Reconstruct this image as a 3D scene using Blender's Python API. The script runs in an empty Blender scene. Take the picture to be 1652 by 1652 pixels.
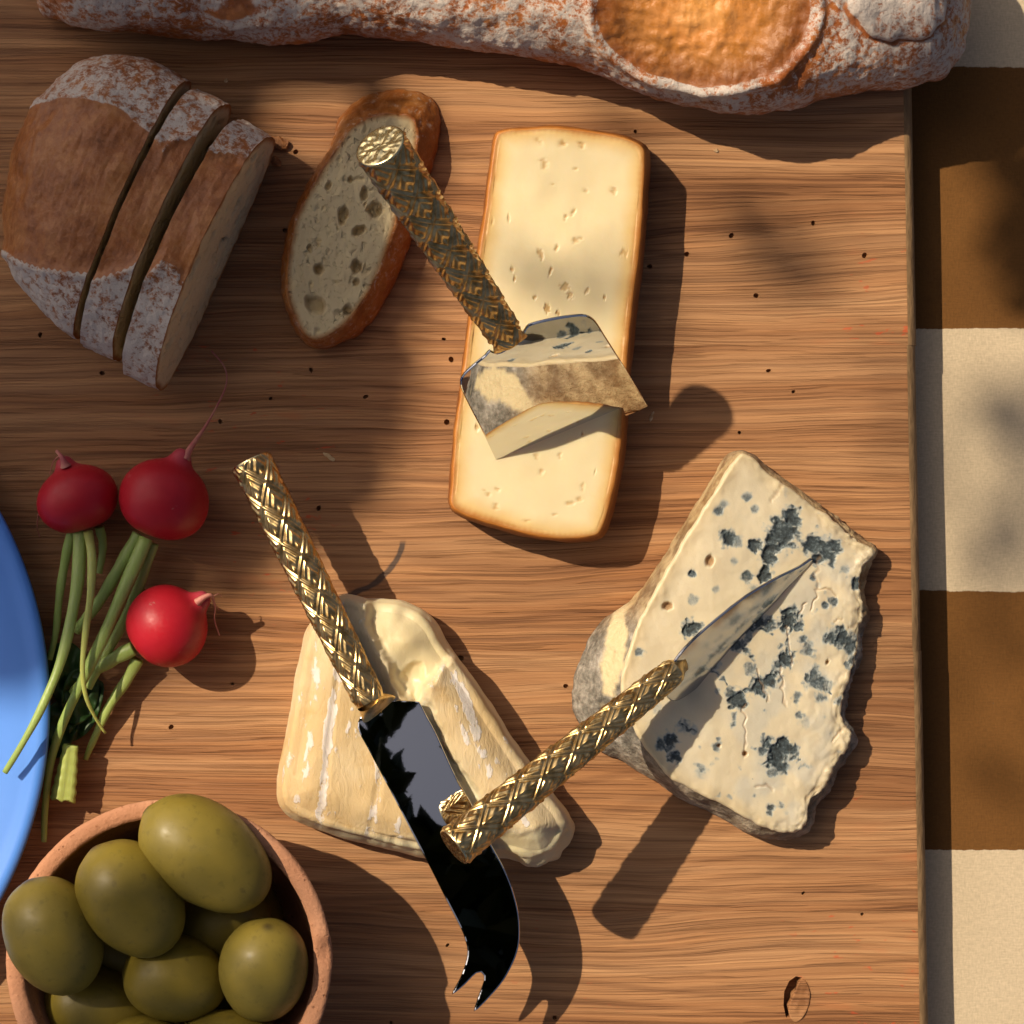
import bpy, bmesh, math, random
import numpy as np
from mathutils import Vector, Matrix

random.seed(7)
rng = np.random.default_rng(11)
SC = bpy.context.scene
COL = SC.collection

# ------------------------------------------------------------------ scale
S = 0.00022      # metres of board per photograph pixel
D = 0.85         # lens height above the board's top
T = 0.018        # board thickness (table cloth is z = 0)
SUN_H = np.array([0.83, -0.557]); SUN_H /= np.linalg.norm(SUN_H)
SUN_EL = math.radians(47.0)
TO_SUN = np.array([-SUN_H[0]*math.cos(SUN_EL), -SUN_H[1]*math.cos(SUN_EL), math.sin(SUN_EL)])

# ------------------------------------------------------------------ camera, sky, sun, exposure
cam_d = bpy.data.cameras.new('camera'); cam = bpy.data.objects.new('camera', cam_d); COL.objects.link(cam)
cam.location = (0, 0, T + D); cam.rotation_euler = (0, 0, 0)
cam_d.sensor_width = 36; cam_d.lens = 36*D/(1652*S); cam_d.clip_start = 0.01; cam_d.clip_end = 60
SC.camera = cam

world = bpy.data.worlds.new('World'); SC.world = world; world.use_nodes = True
wn = world.node_tree
bg = wn.nodes['Background']; sky = wn.nodes.new('ShaderNodeTexSky'); sky.sky_type = 'NISHITA'; sky.sun_disc = False
sky.sun_elevation = SUN_EL; sky.sun_rotation = math.atan2(TO_SUN[0], TO_SUN[1]); sky.air_density = 0.4; sky.dust_density = 6.0; sky.ozone_density = 0.3
wn.links.new(sky.outputs[0], bg.inputs[0]); bg.inputs[1].default_value = 0.088

sun_d = bpy.data.lights.new('sun', 'SUN'); sun = bpy.data.objects.new('sun', sun_d); COL.objects.link(sun)
sun_d.energy = 4.2; sun_d.angle = math.radians(0.55); sun_d.color = (1.0, 0.85, 0.65)
sun.rotation_euler = Vector(TO_SUN).to_track_quat('Z', 'Y').to_euler(); sun.location = (-2, 1.4, 3)
SC.view_settings.view_transform = 'Standard'; SC.view_settings.look = 'None'
SC.view_settings.exposure = 0.2; SC.view_settings.gamma = 1.0; SC.view_settings.use_curve_mapping = False
SC.cycles.use_denoising = True
SC.cycles.max_bounces = 8; SC.cycles.caustics_reflective = False; SC.cycles.caustics_refractive = False

# ------------------------------------------------------------------ helpers: geometry
def P(px, py, h=0.0):
    k = S*(1 - h/D)
    return np.array([(px-826)*k, -(py-826)*k, T + h])
def pix(V):
    """picture position of world points (used to lay out physical marks measured from the photograph)"""
    V = np.asarray(V); k = S*(1-(V[..., 2]-T)/D)
    return V[..., 0]/k+826, 826-V[..., 1]/k
def ray_plane(px, py, p0, n):
    c = np.array([0, 0, T+D]); d = P(px, py, 0) - c
    return c + d*np.dot(p0-c, n)/np.dot(d, n)
def unit(v):
    v = np.asarray(v, float); return v/np.linalg.norm(v)
def sm(a, b, x):
    t = np.clip((x-a)/(b-a), 0, 1); return t*t*(3-2*t)

_perm = np.random.default_rng(3).permutation(256); _perm = np.concatenate([_perm, _perm, _perm])
_grad = np.random.default_rng(4).normal(size=(256, 3)); _grad /= np.linalg.norm(_grad, axis=1)[:, None]
def perlin(p):
    p = np.asarray(p, float); i = np.floor(p).astype(int); f = p-i; u = f*f*f*(f*(f*6-15)+10)
    out = 0
    for dx in (0, 1):
        for dy in (0, 1):
            for dz in (0, 1):
                h = _perm[(_perm[(_perm[(i[..., 0]+dx) & 255] + i[..., 1]+dy) & 255] + i[..., 2]+dz) & 255]
                g = _grad[h]; d = f-np.array([dx, dy, dz])
                w = (u[..., 0] if dx else 1-u[..., 0])*(u[..., 1] if dy else 1-u[..., 1])*(u[..., 2] if dz else 1-u[..., 2])
                out = out + w*(g*d).sum(-1)
    return out*1.6
def fbm(p, o=4):
    r = 0; a = 1.0; p = np.asarray(p, float)
    for k in range(o):
        r = r + a*perlin(p*2**k+17.3*k); a *= .5
    return r

def crom(pts, n, closed=True):
    """Catmull-Rom through pts, resampled evenly to n points"""
    pts = np.asarray(pts, float); m = len(pts); out = []
    rngk = range(m) if closed else range(m-1)
    for k in rngk:
        if closed: a, b, c, d = pts[k-1], pts[k], pts[(k+1) % m], pts[(k+2) % m]
        else: a, b, c, d = pts[max(k-1, 0)], pts[k], pts[k+1], pts[min(k+2, m-1)]
        for t in np.linspace(0, 1, 24, endpoint=False):
            out.append(.5*((2*b)+(-a+c)*t+(2*a-5*b+4*c-d)*t*t+(-a+3*b-3*c+d)*t**3))
    if not closed: out.append(pts[-1])
    out = np.array(out)
    q = np.vstack([out, out[:1]]) if closed else out
    l = np.concatenate([[0], np.cumsum(np.linalg.norm(np.diff(q[:, :2] if q.shape[1] > 3 else q, axis=0), axis=1))])
    s = np.linspace(0, l[-1], n, endpoint=not closed)
    return np.stack([np.interp(s, l, q[:, j]) for j in range(q.shape[1])], 1)

def loft_faces(M, N, closed=True):
    i = np.arange(M-1)[:, None]; j = np.arange(N if closed else N-1)[None, :]; j2 = (j+1) % N
    return np.stack([i*N+j, i*N+j2, (i+1)*N+j2, (i+1)*N+j], -1).reshape(-1, 4)

def thing(name, label, cat, loc, group=None):
    o = bpy.data.objects.new(name, None); COL.objects.link(o); o.location = Vector(loc); o.empty_display_size = .02
    o['label'] = label; o['category'] = cat
    if group: o['group'] = group
    return o
def root_loc(o):
    while o.parent: o = o.parent
    return np.array(o.location)
def build(name, V, F, mat, parent=None, attrs=None, smooth=True, normals=None, loc=None, kind=None):
    V = np.asarray(V, float)
    off = root_loc(parent) if parent else (np.array(loc) if loc is not None else np.zeros(3))
    me = bpy.data.meshes.new(name)
    me.from_pydata((V-off).tolist(), [], [list(map(int, f)) for f in F]); me.update()
    if attrs:
        for k, a in attrs.items():
            at = me.attributes.new(k, 'FLOAT', 'POINT'); at.data.foreach_set('value', np.asarray(a, np.float32))
    me.polygons.foreach_set('use_smooth', [bool(smooth)]*len(me.polygons))
    if normals is not None: me.normals_split_custom_set_from_vertices(np.asarray(normals).tolist())
    me.materials.append(mat)
    o = bpy.data.objects.new(name, me); COL.objects.link(o)
    if parent: o.parent = parent
    elif loc is not None: o.location = Vector(loc)
    if kind: o['kind'] = kind
    return o
def tag(o, label, cat, group=None):
    o['label'] = label; o['category'] = cat
    if group: o['group'] = group
    return o
def vnormals(V, F):
    F = np.asarray(F); n = np.cross(V[F[:, 2]]-V[F[:, 0]], V[F[:, 3 if F.shape[1] == 4 else 1]]-V[F[:, 1 if F.shape[1] == 4 else 0]])
    out = np.zeros_like(V)
    for k in range(F.shape[1]): np.add.at(out, F[:, k], n)
    return out/np.maximum(np.linalg.norm(out, axis=1), 1e-12)[:, None]
def sub(V, F, mask, attrs, normals):
    F = np.asarray(F)[mask]; u, inv = np.unique(F, return_inverse=True)
    return V[u], inv.reshape(F.shape), {k: np.asarray(a)[u] for k, a in attrs.items()}, normals[u]

def slab(pairs, n, top, fillet=.0015, side=10, rings=60, bulge=0.0, z0=T, botfil=.001):
    """Solid from paired outlines in world XY (bottom, top); top(x,y)->z. Returns V,F,rim distance,zone (0 side,1 fillet,2 cap)"""
    q = crom(pairs, n); B = q[:, :2]; A = q[:, 2:4]
    c = A.mean(0); t = np.roll(A, -1, 0)-np.roll(A, 1, 0); nr = np.stack([t[:, 1], -t[:, 0]], 1); nr /= np.linalg.norm(nr, axis=1)[:, None]
    if (nr*(A-c)).sum() < 0: nr = -nr
    # soften the normals
    for _ in range(6): nr = nr+np.roll(nr, 1, 0)+np.roll(nr, -1, 0); nr /= np.linalg.norm(nr, axis=1)[:, None]
    zt = top(A[:, 0]-nr[:, 0]*fillet, A[:, 1]-nr[:, 1]*fillet)
    V = []; rim = []; zone = []
    V.append(np.c_[B-nr*botfil, np.full(n, z0)]); rim.append(-np.ones(n)*.02); zone.append(0)
    for k in range(side+1):
        u = k/side; xy = B*(1-u)+A*u+nr*(bulge*4*u*(1-u))
        z = z0+botfil+(zt-fillet-z0-botfil)*u
        V.append(np.c_[xy, z]); rim.append(-(1-u)*np.ones(n)*(zt-z0).mean()); zone.append(0)
    for k in range(1, 7):
        a = k/6*math.pi/2; V.append(np.c_[A-nr*fillet*(1-math.cos(a)), zt-fillet+fillet*math.sin(a)]); rim.append(np.full(n, fillet*(1-math.cos(a)))); zone.append(1)
    A2 = A-nr*fillet; rad = np.linalg.norm(A2-c, axis=1)
    for k in range(1, rings):
        s = 1-k/rings; xy = c+(A2-c)*s; V.append(np.c_[xy, top(xy[:, 0], xy[:, 1])]); zone.append(2)
        d = np.full(n, 1e9)
        rim.append((1-s)*rad+fillet)
    M = len(V); V = np.vstack(V); rim = np.concatenate(rim); F = loft_faces(M, n)
    # true distance of cap points to the outline
    capi = np.arange((M-rings+1)*n, M*n)
    st = A[::max(1, n//160)]
    for ch in np.array_split(capi, 40):
        if len(ch): rim[ch] = np.sqrt(((V[ch, None, :2]-st[None])**2).sum(-1)).min(1)
    V = np.vstack([V, [[c[0], c[1], float(top(c[:1], c[1:2])[0])]]]); rim = np.append(rim, rad.min())
    last = (M-1)*n; ctr = len(V)-1
    F = np.vstack([F, [[last+j, last+(j+1) % n, ctr, ctr] for j in range(n)]])
    zf = np.repeat(zone[1:], n); zf = np.append(zf, np.full(n, 2))
    if np.cross(A[1]-A[0], c-A[0]) < 0: F = F[:, ::-1]
    return V, F, rim, zf, n
def tri(F):
    return [tuple(dict.fromkeys(map(int, f))) for f in F]

def tube(path, rad, n=12, closed_ends=True, flat=None):
    path = np.asarray(path, float); m = len(path); rad = np.broadcast_to(rad, (m,)) if np.ndim(rad) < 1 else np.asarray(rad)
    tn = np.gradient(path, axis=0); tn /= np.linalg.norm(tn, axis=1)[:, None]
    up = np.array([0, 0, 1.0]); rings = []
    for k in range(m):
        a = np.cross(tn[k], up); a = unit(a) if np.linalg.norm(a) > 1e-6 else np.array([1., 0, 0]); b = np.cross(a, tn[k])
        ph = np.linspace(0, 2*math.pi, n, endpoint=False)
        rr = rad[k]; fl = 1.0 if flat is None else flat
        rings.append(path[k]+rr*np.cos(ph)[:, None]*a+rr*fl*np.sin(ph)[:, None]*b)
    V = np.vstack(rings); F = loft_faces(m, n)
    F = [tuple(f) for f in F]
    V = np.vstack([V, path[:1], path[-1:]]); c0, c1 = len(V)-2, len(V)-1
    F += [((j+1) % n, j, c0) for j in range(n)] + [((m-1)*n+j, (m-1)*n+(j+1) % n, c1) for j in range(n)]
    return V, F

# ------------------------------------------------------------------ helpers: materials
class Mat:
    def __init__(s, name):
        s.m = bpy.data.materials.new(name); s.m.use_nodes = True; s.t = s.m.node_tree
        s.b = s.t.nodes['Principled BSDF']; s.out = s.t.nodes['Material Output']
    def n(s, typ, ins=None, **props):
        x = s.t.nodes.new(typ)
        for k, v in props.items(): setattr(x, k, v)
        for k, v in (ins or {}).items(): s.set(x.inputs[k], v)
        return x
    def set(s, sock, v):
        if isinstance(v, bpy.types.NodeSocket): s.t.links.new(v, sock)
        elif isinstance(v, bpy.types.Node): s.t.links.new(v.outputs[0], sock)
        elif isinstance(v, (tuple, list)) and sock.type == 'RGBA' and len(v) == 3: sock.default_value = (*v, 1)
        else: sock.default_value = v
    def math(s, op, a, b=0.0, c=0.0, clamp=False):
        x = s.n('ShaderNodeMath', operation=op, use_clamp=clamp); s.set(x.inputs[0], a); s.set(x.inputs[1], b); s.set(x.inputs[2], c); return x.outputs[0]
    def mul(s, a, b): return s.math('MULTIPLY', a, b)
    def add(s, a, b): return s.math('ADD', a, b)
    def map(s, v, a, b, c=0.0, d=1.0, smooth=True):
        x = s.n('ShaderNodeMapRange', interpolation_type='SMOOTHSTEP' if smooth else 'LINEAR')
        for k, q in zip(('Value', 'From Min', 'From Max', 'To Min', 'To Max'), (v, a, b, c, d)): s.set(x.inputs[k], q)
        return x.outputs[0]
    def mix(s, f, a, b, mode='MIX'):
        x = s.n('ShaderNodeMix', data_type='RGBA', blend_type=mode, clamp_factor=True)
        s.set(x.inputs[0], f); s.set(x.inputs[6], a); s.set(x.inputs[7], b); return x.outputs[2]
    def ramp(s, v, stops):
        x = s.n('ShaderNodeValToRGB'); s.set(x.inputs[0], v); e = x.color_ramp.elements
        while len(e) < len(stops): e.new(.5)
        for k, (p, c) in enumerate(stops): e[k].position = p; e[k].color = (*c, 1)
        return x.outputs[0]
    def co(s, kind='Object'):
        return s.n('ShaderNodeTexCoord').outputs[kind]
    def scl(s, v, sx, sy, sz):
        x = s.n('ShaderNodeVectorMath', operation='MULTIPLY'); s.set(x.inputs[0], v); x.inputs[1].default_value = (sx, sy, sz); return x.outputs[0]
    def noise(s, v, scale=1.0, detail=3, rough=.55, dist=0.0, out=0):
        return s.n('ShaderNodeTexNoise', {'Vector': v, 'Scale': scale, 'Detail': detail, 'Roughness': rough, 'Distortion': dist}).outputs[out]
    def vor(s, v, scale, feature='F1', out='Distance', rnd=1.0):
        return s.n('ShaderNodeTexVoronoi', {'Vector': v, 'Scale': scale, 'Randomness': rnd}, feature=feature).outputs[out]
    def attr(s, name): return s.n('ShaderNodeAttribute', attribute_name=name).outputs['Fac']
    def bump(s, h, strength=.5, dist=.001, prev=None):
        x = s.n('ShaderNodeBump', {'Strength': strength, 'Distance': dist, 'Height': h})
        if prev is not None: s.set(x.inputs['Normal'], prev)
        return x.outputs[0]
    def fin(s, **k):
        names = {'color': 'Base Color', 'rough': 'Roughness', 'metal': 'Metallic', 'normal': 'Normal', 'sss': 'Subsurface Weight', 'sssr': 'Subsurface Radius', 'ssss': 'Subsurface Scale',
                 'spec': 'Specular IOR Level', 'coat': 'Coat Weight', 'coatr': 'Coat Roughness', 'sheen': 'Sheen Weight', 'trans': 'Transmission Weight', 'emit': 'Emission Strength'}
        for a, v in k.items(): s.set(s.b.inputs[names[a]], v)
        return s.m

def mat_wood():
    m = Mat('oak_wood'); co = m.co(); info = m.n('ShaderNodeObjectInfo').outputs['Random']
    off = m.n('ShaderNodeCombineXYZ', {'X': m.mul(info, 3.1), 'Y': m.mul(info, 7.7), 'Z': m.mul(info, 2.3)}).outputs[0]
    v = m.n('ShaderNodeVectorMath', {0: co, 1: off}, operation='ADD').outputs[0]
    warp = m.noise(m.scl(v, 5, 16, 5), 1, 3, .5); warp2 = m.noise(m.scl(v, 22, 60, 22), 1, 2, .5)
    wy = m.add(m.mul(m.math('SUBTRACT', warp, .5), .022), m.mul(m.math('SUBTRACT', warp2, .5), .0012))
    sh = m.n('ShaderNodeCombineXYZ', {'Y': wy}).outputs[0]
    w = m.n('ShaderNodeVectorMath', {0: v, 1: sh}, operation='ADD').outputs[0]
    wp = m.n('ShaderNodeVectorMath', {0: v, 1: m.n('ShaderNodeCombineXYZ', {'Y': m.mul(m.math('SUBTRACT', warp, .5), .018)}).outputs[0]}, operation='ADD').outputs[0]
    band = m.noise(m.scl(w, 2.6, 85, 8), 1, 6, .66)
    med = m.noise(m.scl(wp, 5, 430, 20), 1, 4, .65)
    fine = m.noise(m.scl(wp, 10, 1600, 60), 1, 3, .6)
    pores = m.noise(m.scl(wp, 20, 1900, 60), 1, 1, .5); pore2 = m.noise(m.scl(wp, 9, 1100, 40), 1, 1, .5)
    big = m.noise(m.scl(v, 7, 9, 7), 1, 3, .5)
    col = m.ramp(band, [(.22, (.190, .073, .023)), (.40, (.352, .157, .058)), (.54, (.445, .222, .092)), (.74, (.530, .296, .138))])
    f = m.map(med, .30, .68, .78, 1.15, False); g = m.map(fine, .3, .7, .80, 1.15, False)
    fg = m.mul(m.mul(f, g), m.map(big, .3, .7, .76, 1.12, False))
    # flowing growth figure
    fl1 = m.noise(m.scl(v, 3.2, 9, 3), 1, 3, .5); fy = m.add(m.n('ShaderNodeSeparateXYZ', {0: v}).outputs[1], m.mul(m.math('SUBTRACT', fl1, .5), .085))
    ring = m.math('SINE', m.mul(fy, 2*math.pi/.0085)); rmod = m.map(m.noise(m.scl(v, 5, 14, 5), 1, 2), .38, .66)
    rg = m.math('SUBTRACT', 1.0, m.mul(m.mul(m.map(ring, .1, 1.0), rmod), .24)); fg = m.mul(fg, rg)
    col = m.mix(1.0, col, m.n('ShaderNodeCombineColor', {0: fg, 1: m.math('POWER', fg, 1.12), 2: m.math('POWER', fg, 1.15)}).outputs[0], 'MULTIPLY')
    pm = m.math('MAXIMUM', m.mul(m.map(pores, .585, .63), m.map(band, .35, .6, 1.0, .45)), m.mul(m.map(pore2, .64, .69), .7))
    col = m.mix(m.mul(pm, .50), col, (.115, .042, .014))
    # reddish paint flecks rubbed into the grain
    redz = m.map(m.noise(m.scl(v, 9, 7, 9), 1, 2), .56, .70); reds = m.map(m.noise(m.scl(w, 160, 420, 60), 1, 2), .66, .74)
    col = m.mix(m.mul(m.mul(redz, reds), .7), col, (.55, .075, .02))
    redb = m.map(m.noise(m.scl(w, 40, 130, 30), 1, 2), .58, .75); col = m.mix(m.mul(m.mul(redb, .35), redz), col, (.50, .14, .045))
    # ink stain: short curved stroke, and a faint pencil line
    sx = m.n('ShaderNodeSeparateXYZ', {0: co}); X, Y = sx.outputs[0], sx.outputs[1]
    cx, cy = (538-826)*S, -(846-826)*S
    dx = m.math('SUBTRACT', X, cx); dy = m.math('SUBTRACT', Y, cy)
    r = m.math('SQRT', m.add(m.mul(dx, dx), m.mul(dy, dy)))
    jit = m.mul(m.math('SUBTRACT', m.noise(m.scl(v, 120, 120, 10), 1, 2), .5), .003)
    dd = m.math('ABSOLUTE', m.math('SUBTRACT', m.add(r, jit), 116*S))
    line = m.mul(m.map(dd, .0006, .0014, 1, 0), m.mul(m.map(Y, -(868-826)*S, -(880-826)*S, 0, 1), m.map(X, (540-826)*S, (556-826)*S, 0, 1)))
    col = m.mix(m.mul(line, .82), col, (.035, .03, .03))
    h = m.add(m.mul(fine, .5), m.add(m.mul(med, .4), m.mul(pm, -.8)))
    rough = m.map(med, .3, .7, .50, .72, False)
    return m.fin(color=col, rough=rough, normal=m.bump(h, .75, .0007), spec=.35)

def mat_endgrain():
    m = Mat('oak_end_grain'); co = m.co(); a = m.noise(m.scl(co, 500, 160, 700), 1, 4); b = m.noise(m.scl(co, 60, 60, 60), 1, 3)
    col = m.ramp(m.add(m.mul(a, .6), m.mul(b, .4)), [(.3, (.15, .085, .035)), (.7, (.36, .215, .095))])
    return m.fin(color=col, rough=.8, normal=m.bump(a, .6, .0008))

def mat_cloth():
    m = Mat('striped_cotton'); co = m.co(); sx = m.n('ShaderNodeSeparateXYZ', {0: co})
    k = S*(1+T/D)
    y = m.add(sx.outputs[1], m.mul(m.math('SUBTRACT', m.noise(m.scl(co, 300, 300, 0), 1, 3), .5), .0012))
    y = m.add(y, m.mul(m.math('SUBTRACT', m.noise(m.scl(co, 8, 8, 0), 1, 1), .5), .004))
    per = 420*k*2; y0 = -(530-826)*k
    f = m.math('FRACT', m.add(m.math('DIVIDE', m.math('SUBTRACT', y, y0), per), 20.0))
    brown = m.map(m.math('ABSOLUTE', m.math('SUBTRACT', f, .25)), .2485, .2515, 1, 0)     # f in 0..0.5 above y0: brown
    blot = m.noise(m.scl(co, 14, 14, 14), 1, 4); weave = m.noise(m.scl(co, 1500, 500, 1), 1, 2); weave2 = m.noise(m.scl(co, 400, 1700, 1), 1, 2)
    bc = m.mix(blot, (.115, .048, .010), (.185, .082, .020)); lc = m.mix(blot, (.50, .395, .255), (.62, .505, .345))
    col = m.mix(brown, lc, bc)
    w = m.add(m.mul(weave, .5), m.mul(weave2, .5)); wv = m.map(w, .35, .65, .86, 1.1, False)
    col = m.mix(1.0, col, m.n('ShaderNodeCombineColor', {0: wv, 1: wv, 2: wv}).outputs[0], 'MULTIPLY')
    sp = m.map(m.vor(m.scl(co, 1, 1, 1), 70), .018, .03, 1, 0); col = m.mix(m.mul(sp, .5), col, (.10, .06, .03))
    return m.fin(color=col, rough=.85, normal=m.bump(w, .35, .0006), spec=.2)

def mat_crust(name='bread_crust', orange=1.0):
    m = Mat(name); co = m.co(); bare = m.attr('bare'); dirt = m.attr('flour')
    n1 = m.noise(co, 430, 5, .7); n2 = m.noise(co, 60, 4, .6); n3 = m.noise(co, 1300, 3, .65); n4 = m.noise(co, 230, 4, .6, 1.2)
    crust = m.ramp(m.add(m.mul(n2, .65), m.mul(n1, .35)), [(.28, (.13, .036, .009)), (.46, (.33*orange, .105, .022)), (.60, (.46*orange, .178, .042)), (.78, (.58*orange, .31, .11))])
    fl = m.add(m.mul(m.math('SUBTRACT', n1, .5), 1.6), m.add(m.mul(m.math('SUBTRACT', n4, .5), 1.7), m.mul(m.math('SUBTRACT', n3, .5), 1.0)))
    base = m.add(dirt, m.mul(m.math('SUBTRACT', n2, .5), .55))
    mask = m.map(m.add(fl, m.math('SUBTRACT', base, .5)), -.16, .42)
    mask = m.mul(mask, m.map(m.add(bare, m.mul(m.math('SUBTRACT', n1, .5), .7)), .35, .6, 1, .05))
    scar = m.attr('scar'); crust = m.mix(m.map(scar, 0, .3), crust, m.ramp(m.add(m.mul(scar, .62), m.add(m.mul(n2, .25), m.mul(n1, .22))), [(.36, (.24, .075, .014)), (.56, (.46, .175, .030)), (.74, (.62, .235, .042)), (.95, (.78, .37, .095))]))
    flour = m.mix(n2, (.52, .45, .38), (.73, .67, .60))
    col = m.mix(m.mul(mask, .93), crust, flour)
    h = m.add(m.mul(n1, .6), m.add(m.mul(n3, .25), m.mul(n4, .5)))
    rough = m.map(mask, 0, 1, .38, .92, False)
    return m.fin(color=col, rough=rough, normal=m.bump(h, m.map(mask, 0, 1, .38, .75, False), .0013), spec=.4)

def mat_crumb():
    m = Mat('bread_crumb'); co = m.co(); rim = m.attr('rim'); hole = m.attr('hole')
    jv = m.n('ShaderNodeVectorMath', {0: co, 1: m.scl(m.noise(co, 300, 2, .5, 0, 1), .004, .004, .004)}, operation='ADD').outputs[0]; a = m.vor(m.scl(jv, 1, .62, 1), 330); b = m.vor(m.scl(jv, 1, .7, 1), 800); n = m.noise(co, 120, 4, .6); nn = m.noise(co, 30, 3)
    pa = m.mul(m.map(a, .10, .34, 1, 0), m.map(n, .45, .6)); pb = m.map(b, .1, .35, .28, 0)
    pore = m.math('MAXIMUM', pa, pb)
    col = m.mix(n, (.68, .53, .29), (.79, .65, .38)); col = m.mix(m.map(nn, .4, .7), col, (.64, .50, .28))
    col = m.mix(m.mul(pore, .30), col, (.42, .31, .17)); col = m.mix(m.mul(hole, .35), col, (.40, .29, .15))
    edge = m.map(m.add(rim, m.mul(m.math('SUBTRACT', n, .5), .0022)), .0004, .0032, 1, 0)
    col = m.mix(edge, col, m.mix(n, (.25, .08, .02), (.50, .23, .07)))
    return m.fin(color=col, rough=.85, normal=m.bump(m.math('SUBTRACT', m.mul(n, .5), pore), .8, .0012), sss=.15, ssss=.004, sssr=(1, .7, .4), spec=.2)

def mat_slab_cheese():
    m = Mat('smoked_cheese'); co = m.co(); rim = m.attr('rim'); pit = m.attr('pit')
    n = m.noise(co, 55, 3); f = m.noise(co, 260, 3)
    rr = m.add(rim, m.mul(m.math('SUBTRACT', n, .5), .004))
    paste = m.mix(n, (.74, .60, .34), (.82, .70, .43))
    col = m.mix(m.map(rr, .001, .0085, .9, 0), paste, (.70, .45, .15))
    col = m.mix(m.map(rr, .0000, .0034, 1, 0), col, (.46, .16, .024))
    col = m.mix(m.map(m.add(rim, m.mul(m.math('SUBTRACT', f, .5), .003)), -.006, .0006, .92, 0), col, (.20, .060, .012))
    col = m.mix(m.mul(pit, .75), col, (.50, .27, .06))
    h = m.add(m.mul(f, .5), m.mul(n, .3)); h = m.add(h, m.mul(m.map(rim, -.001, .001, 1, 0), m.noise(co, 700, 4, .65)))
    return m.fin(color=col, rough=m.map(rim, -.002, .003, .55, .42), normal=m.bump(h, .30, .0007), sss=.35, ssss=.006, sssr=(1, .65, .25), spec=.4)

def mat_blue_paste():
    m = Mat('blue_cheese_paste'); co = m.co(); mold = m.attr('mold'); rim = m.attr('rim'); blu = m.attr('haze_blue')
    n = m.noise(co, 70, 4, .6); f = m.noise(co, 420, 4, .65); g = m.noise(co, 1000, 3)
    col = m.mix(n, (.68, .56, .36), (.78, .69, .49)); col = m.mix(m.mul(blu, .38), col, (.50, .52, .49))
    col = m.mix(m.map(rim, .0, .007, .6, 0), col, (.60, .46, .25))
    mk = m.map(m.add(mold, m.mul(m.math('SUBTRACT', f, .5), .95)), .26, .74)
    moldc = m.ramp(m.add(m.add(m.mul(f, .6), m.mul(g, .5)), m.mul(mold, -.22)), [(.24, (.008, .013, .015)), (.40, (.050, .072, .080)), (.60, (.22, .26, .265))])
    col = m.mix(m.mul(m.map(m.add(mold, m.mul(m.math('SUBTRACT', n, .5), .3)), .02, .5), .62), col, (.30, .37, .39))
    col = m.mix(m.mul(mk, .95), col, moldc)
    br = m.attr('brown'); col = m.mix(br, col, (.36, .19, .07))
    return m.fin(color=col, rough=m.map(mk, 0, 1, .42, .75), normal=m.bump(m.add(m.mul(f, .6), m.mul(mk, -.9)), .32, .0008), sss=.4, ssss=.005, sssr=(1, .8, .5), spec=.4)

def mat_blue_rind():
    m = Mat('blue_cheese_rind'); co = m.co(); paste = m.attr('chip'); lo = m.attr('lower')
    n = m.noise(co, 110, 5, .65); f = m.noise(co, 480, 4, .65); w = m.noise(co, 28, 3)
    rind = m.ramp(m.add(m.mul(n, .6), m.mul(f, .4)), [(.36, (.055, .050, .040)), (.48, (.19, .170, .135)), (.60, (.38, .34, .28)), (.75, (.62, .57, .49))])
    tan = m.mix(m.map(n, .35, .65), (.26, .145, .055), (.56, .40, .20))
    col = m.mix(m.mul(m.attr('tan'), m.map(w, .3, .6, .6, 1)), rind, tan)
    col = m.mix(paste, col, m.mix(f, (.62, .48, .25), (.74, .62, .38)))
    return m.fin(color=col, rough=.8, normal=m.bump(m.add(n, m.mul(f, .5)), .9, .0018), sss=.08, ssss=.003)

def mat_soft():
    m = Mat('soft_cheese'); co = m.co(); ps = m.attr('paste'); wh = m.attr('white')
    n = m.noise(co, 60, 4); f = m.noise(m.scl(co, 1, .45, 1), 520, 4, .65); b = m.noise(co, 22, 3); g = m.noise(m.scl(co, 1, .5, 1), 190, 4, .6)
    rind = m.mix(m.map(b, .35, .65), (.60, .43, .21), (.70, .56, .34)); rind = m.mix(m.mul(m.map(n, .55, .75), .8), rind, (.52, .32, .11))
    mask = m.map(m.add(m.add(wh, m.mul(m.math('SUBTRACT', f, .5), .8)), m.mul(m.math('SUBTRACT', g, .5), 1.9)), .42, .58)
    col = m.mix(m.mul(mask, .85), rind, m.mix(f, (.66, .60, .54), (.80, .75, .70)))
    pc = m.mix(n, (.74, .63, .38), (.82, .73, .49)); pc = m.mix(m.mul(m.map(b, .5, .7), .4), pc, (.66, .49, .20))
    col = m.mix(ps, col, pc)
    h = m.add(m.mul(n, .6), m.mul(m.mul(mask, m.math('SUBTRACT', 1.0, ps)), .35)); wr = m.noise(m.scl(co, 1, .35, 1), 330, 3, .6, 1.5); h = m.add(h, m.add(m.mul(f, .25), m.mul(m.mul(wr, m.math('SUBTRACT', 1.0, ps)), .7)))
    return m.fin(color=col, rough=m.map(ps, 0, 1, .78, .38), normal=m.bump(h, .6, .0010), sss=.3, ssss=.006, sssr=(1, .75, .35), spec=.45)

def mat_metal(name, col, rough, wav=0.0, tarn=None):
    m = Mat(name); co = m.co(); n = m.noise(co, 35, 2); f = m.noise(co, 700, 3)
    c = col if tarn is None else m.mix(m.map(m.noise(co, 260, 4, .6), .40, .68), col, tarn)
    h = m.add(n, m.mul(f, .015))
    return m.fin(color=c, metal=1.0, rough=m.add(rough, m.mul(m.map(f, .5, .8), rough*.5)), normal=m.bump(h, wav, .0008))

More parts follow.
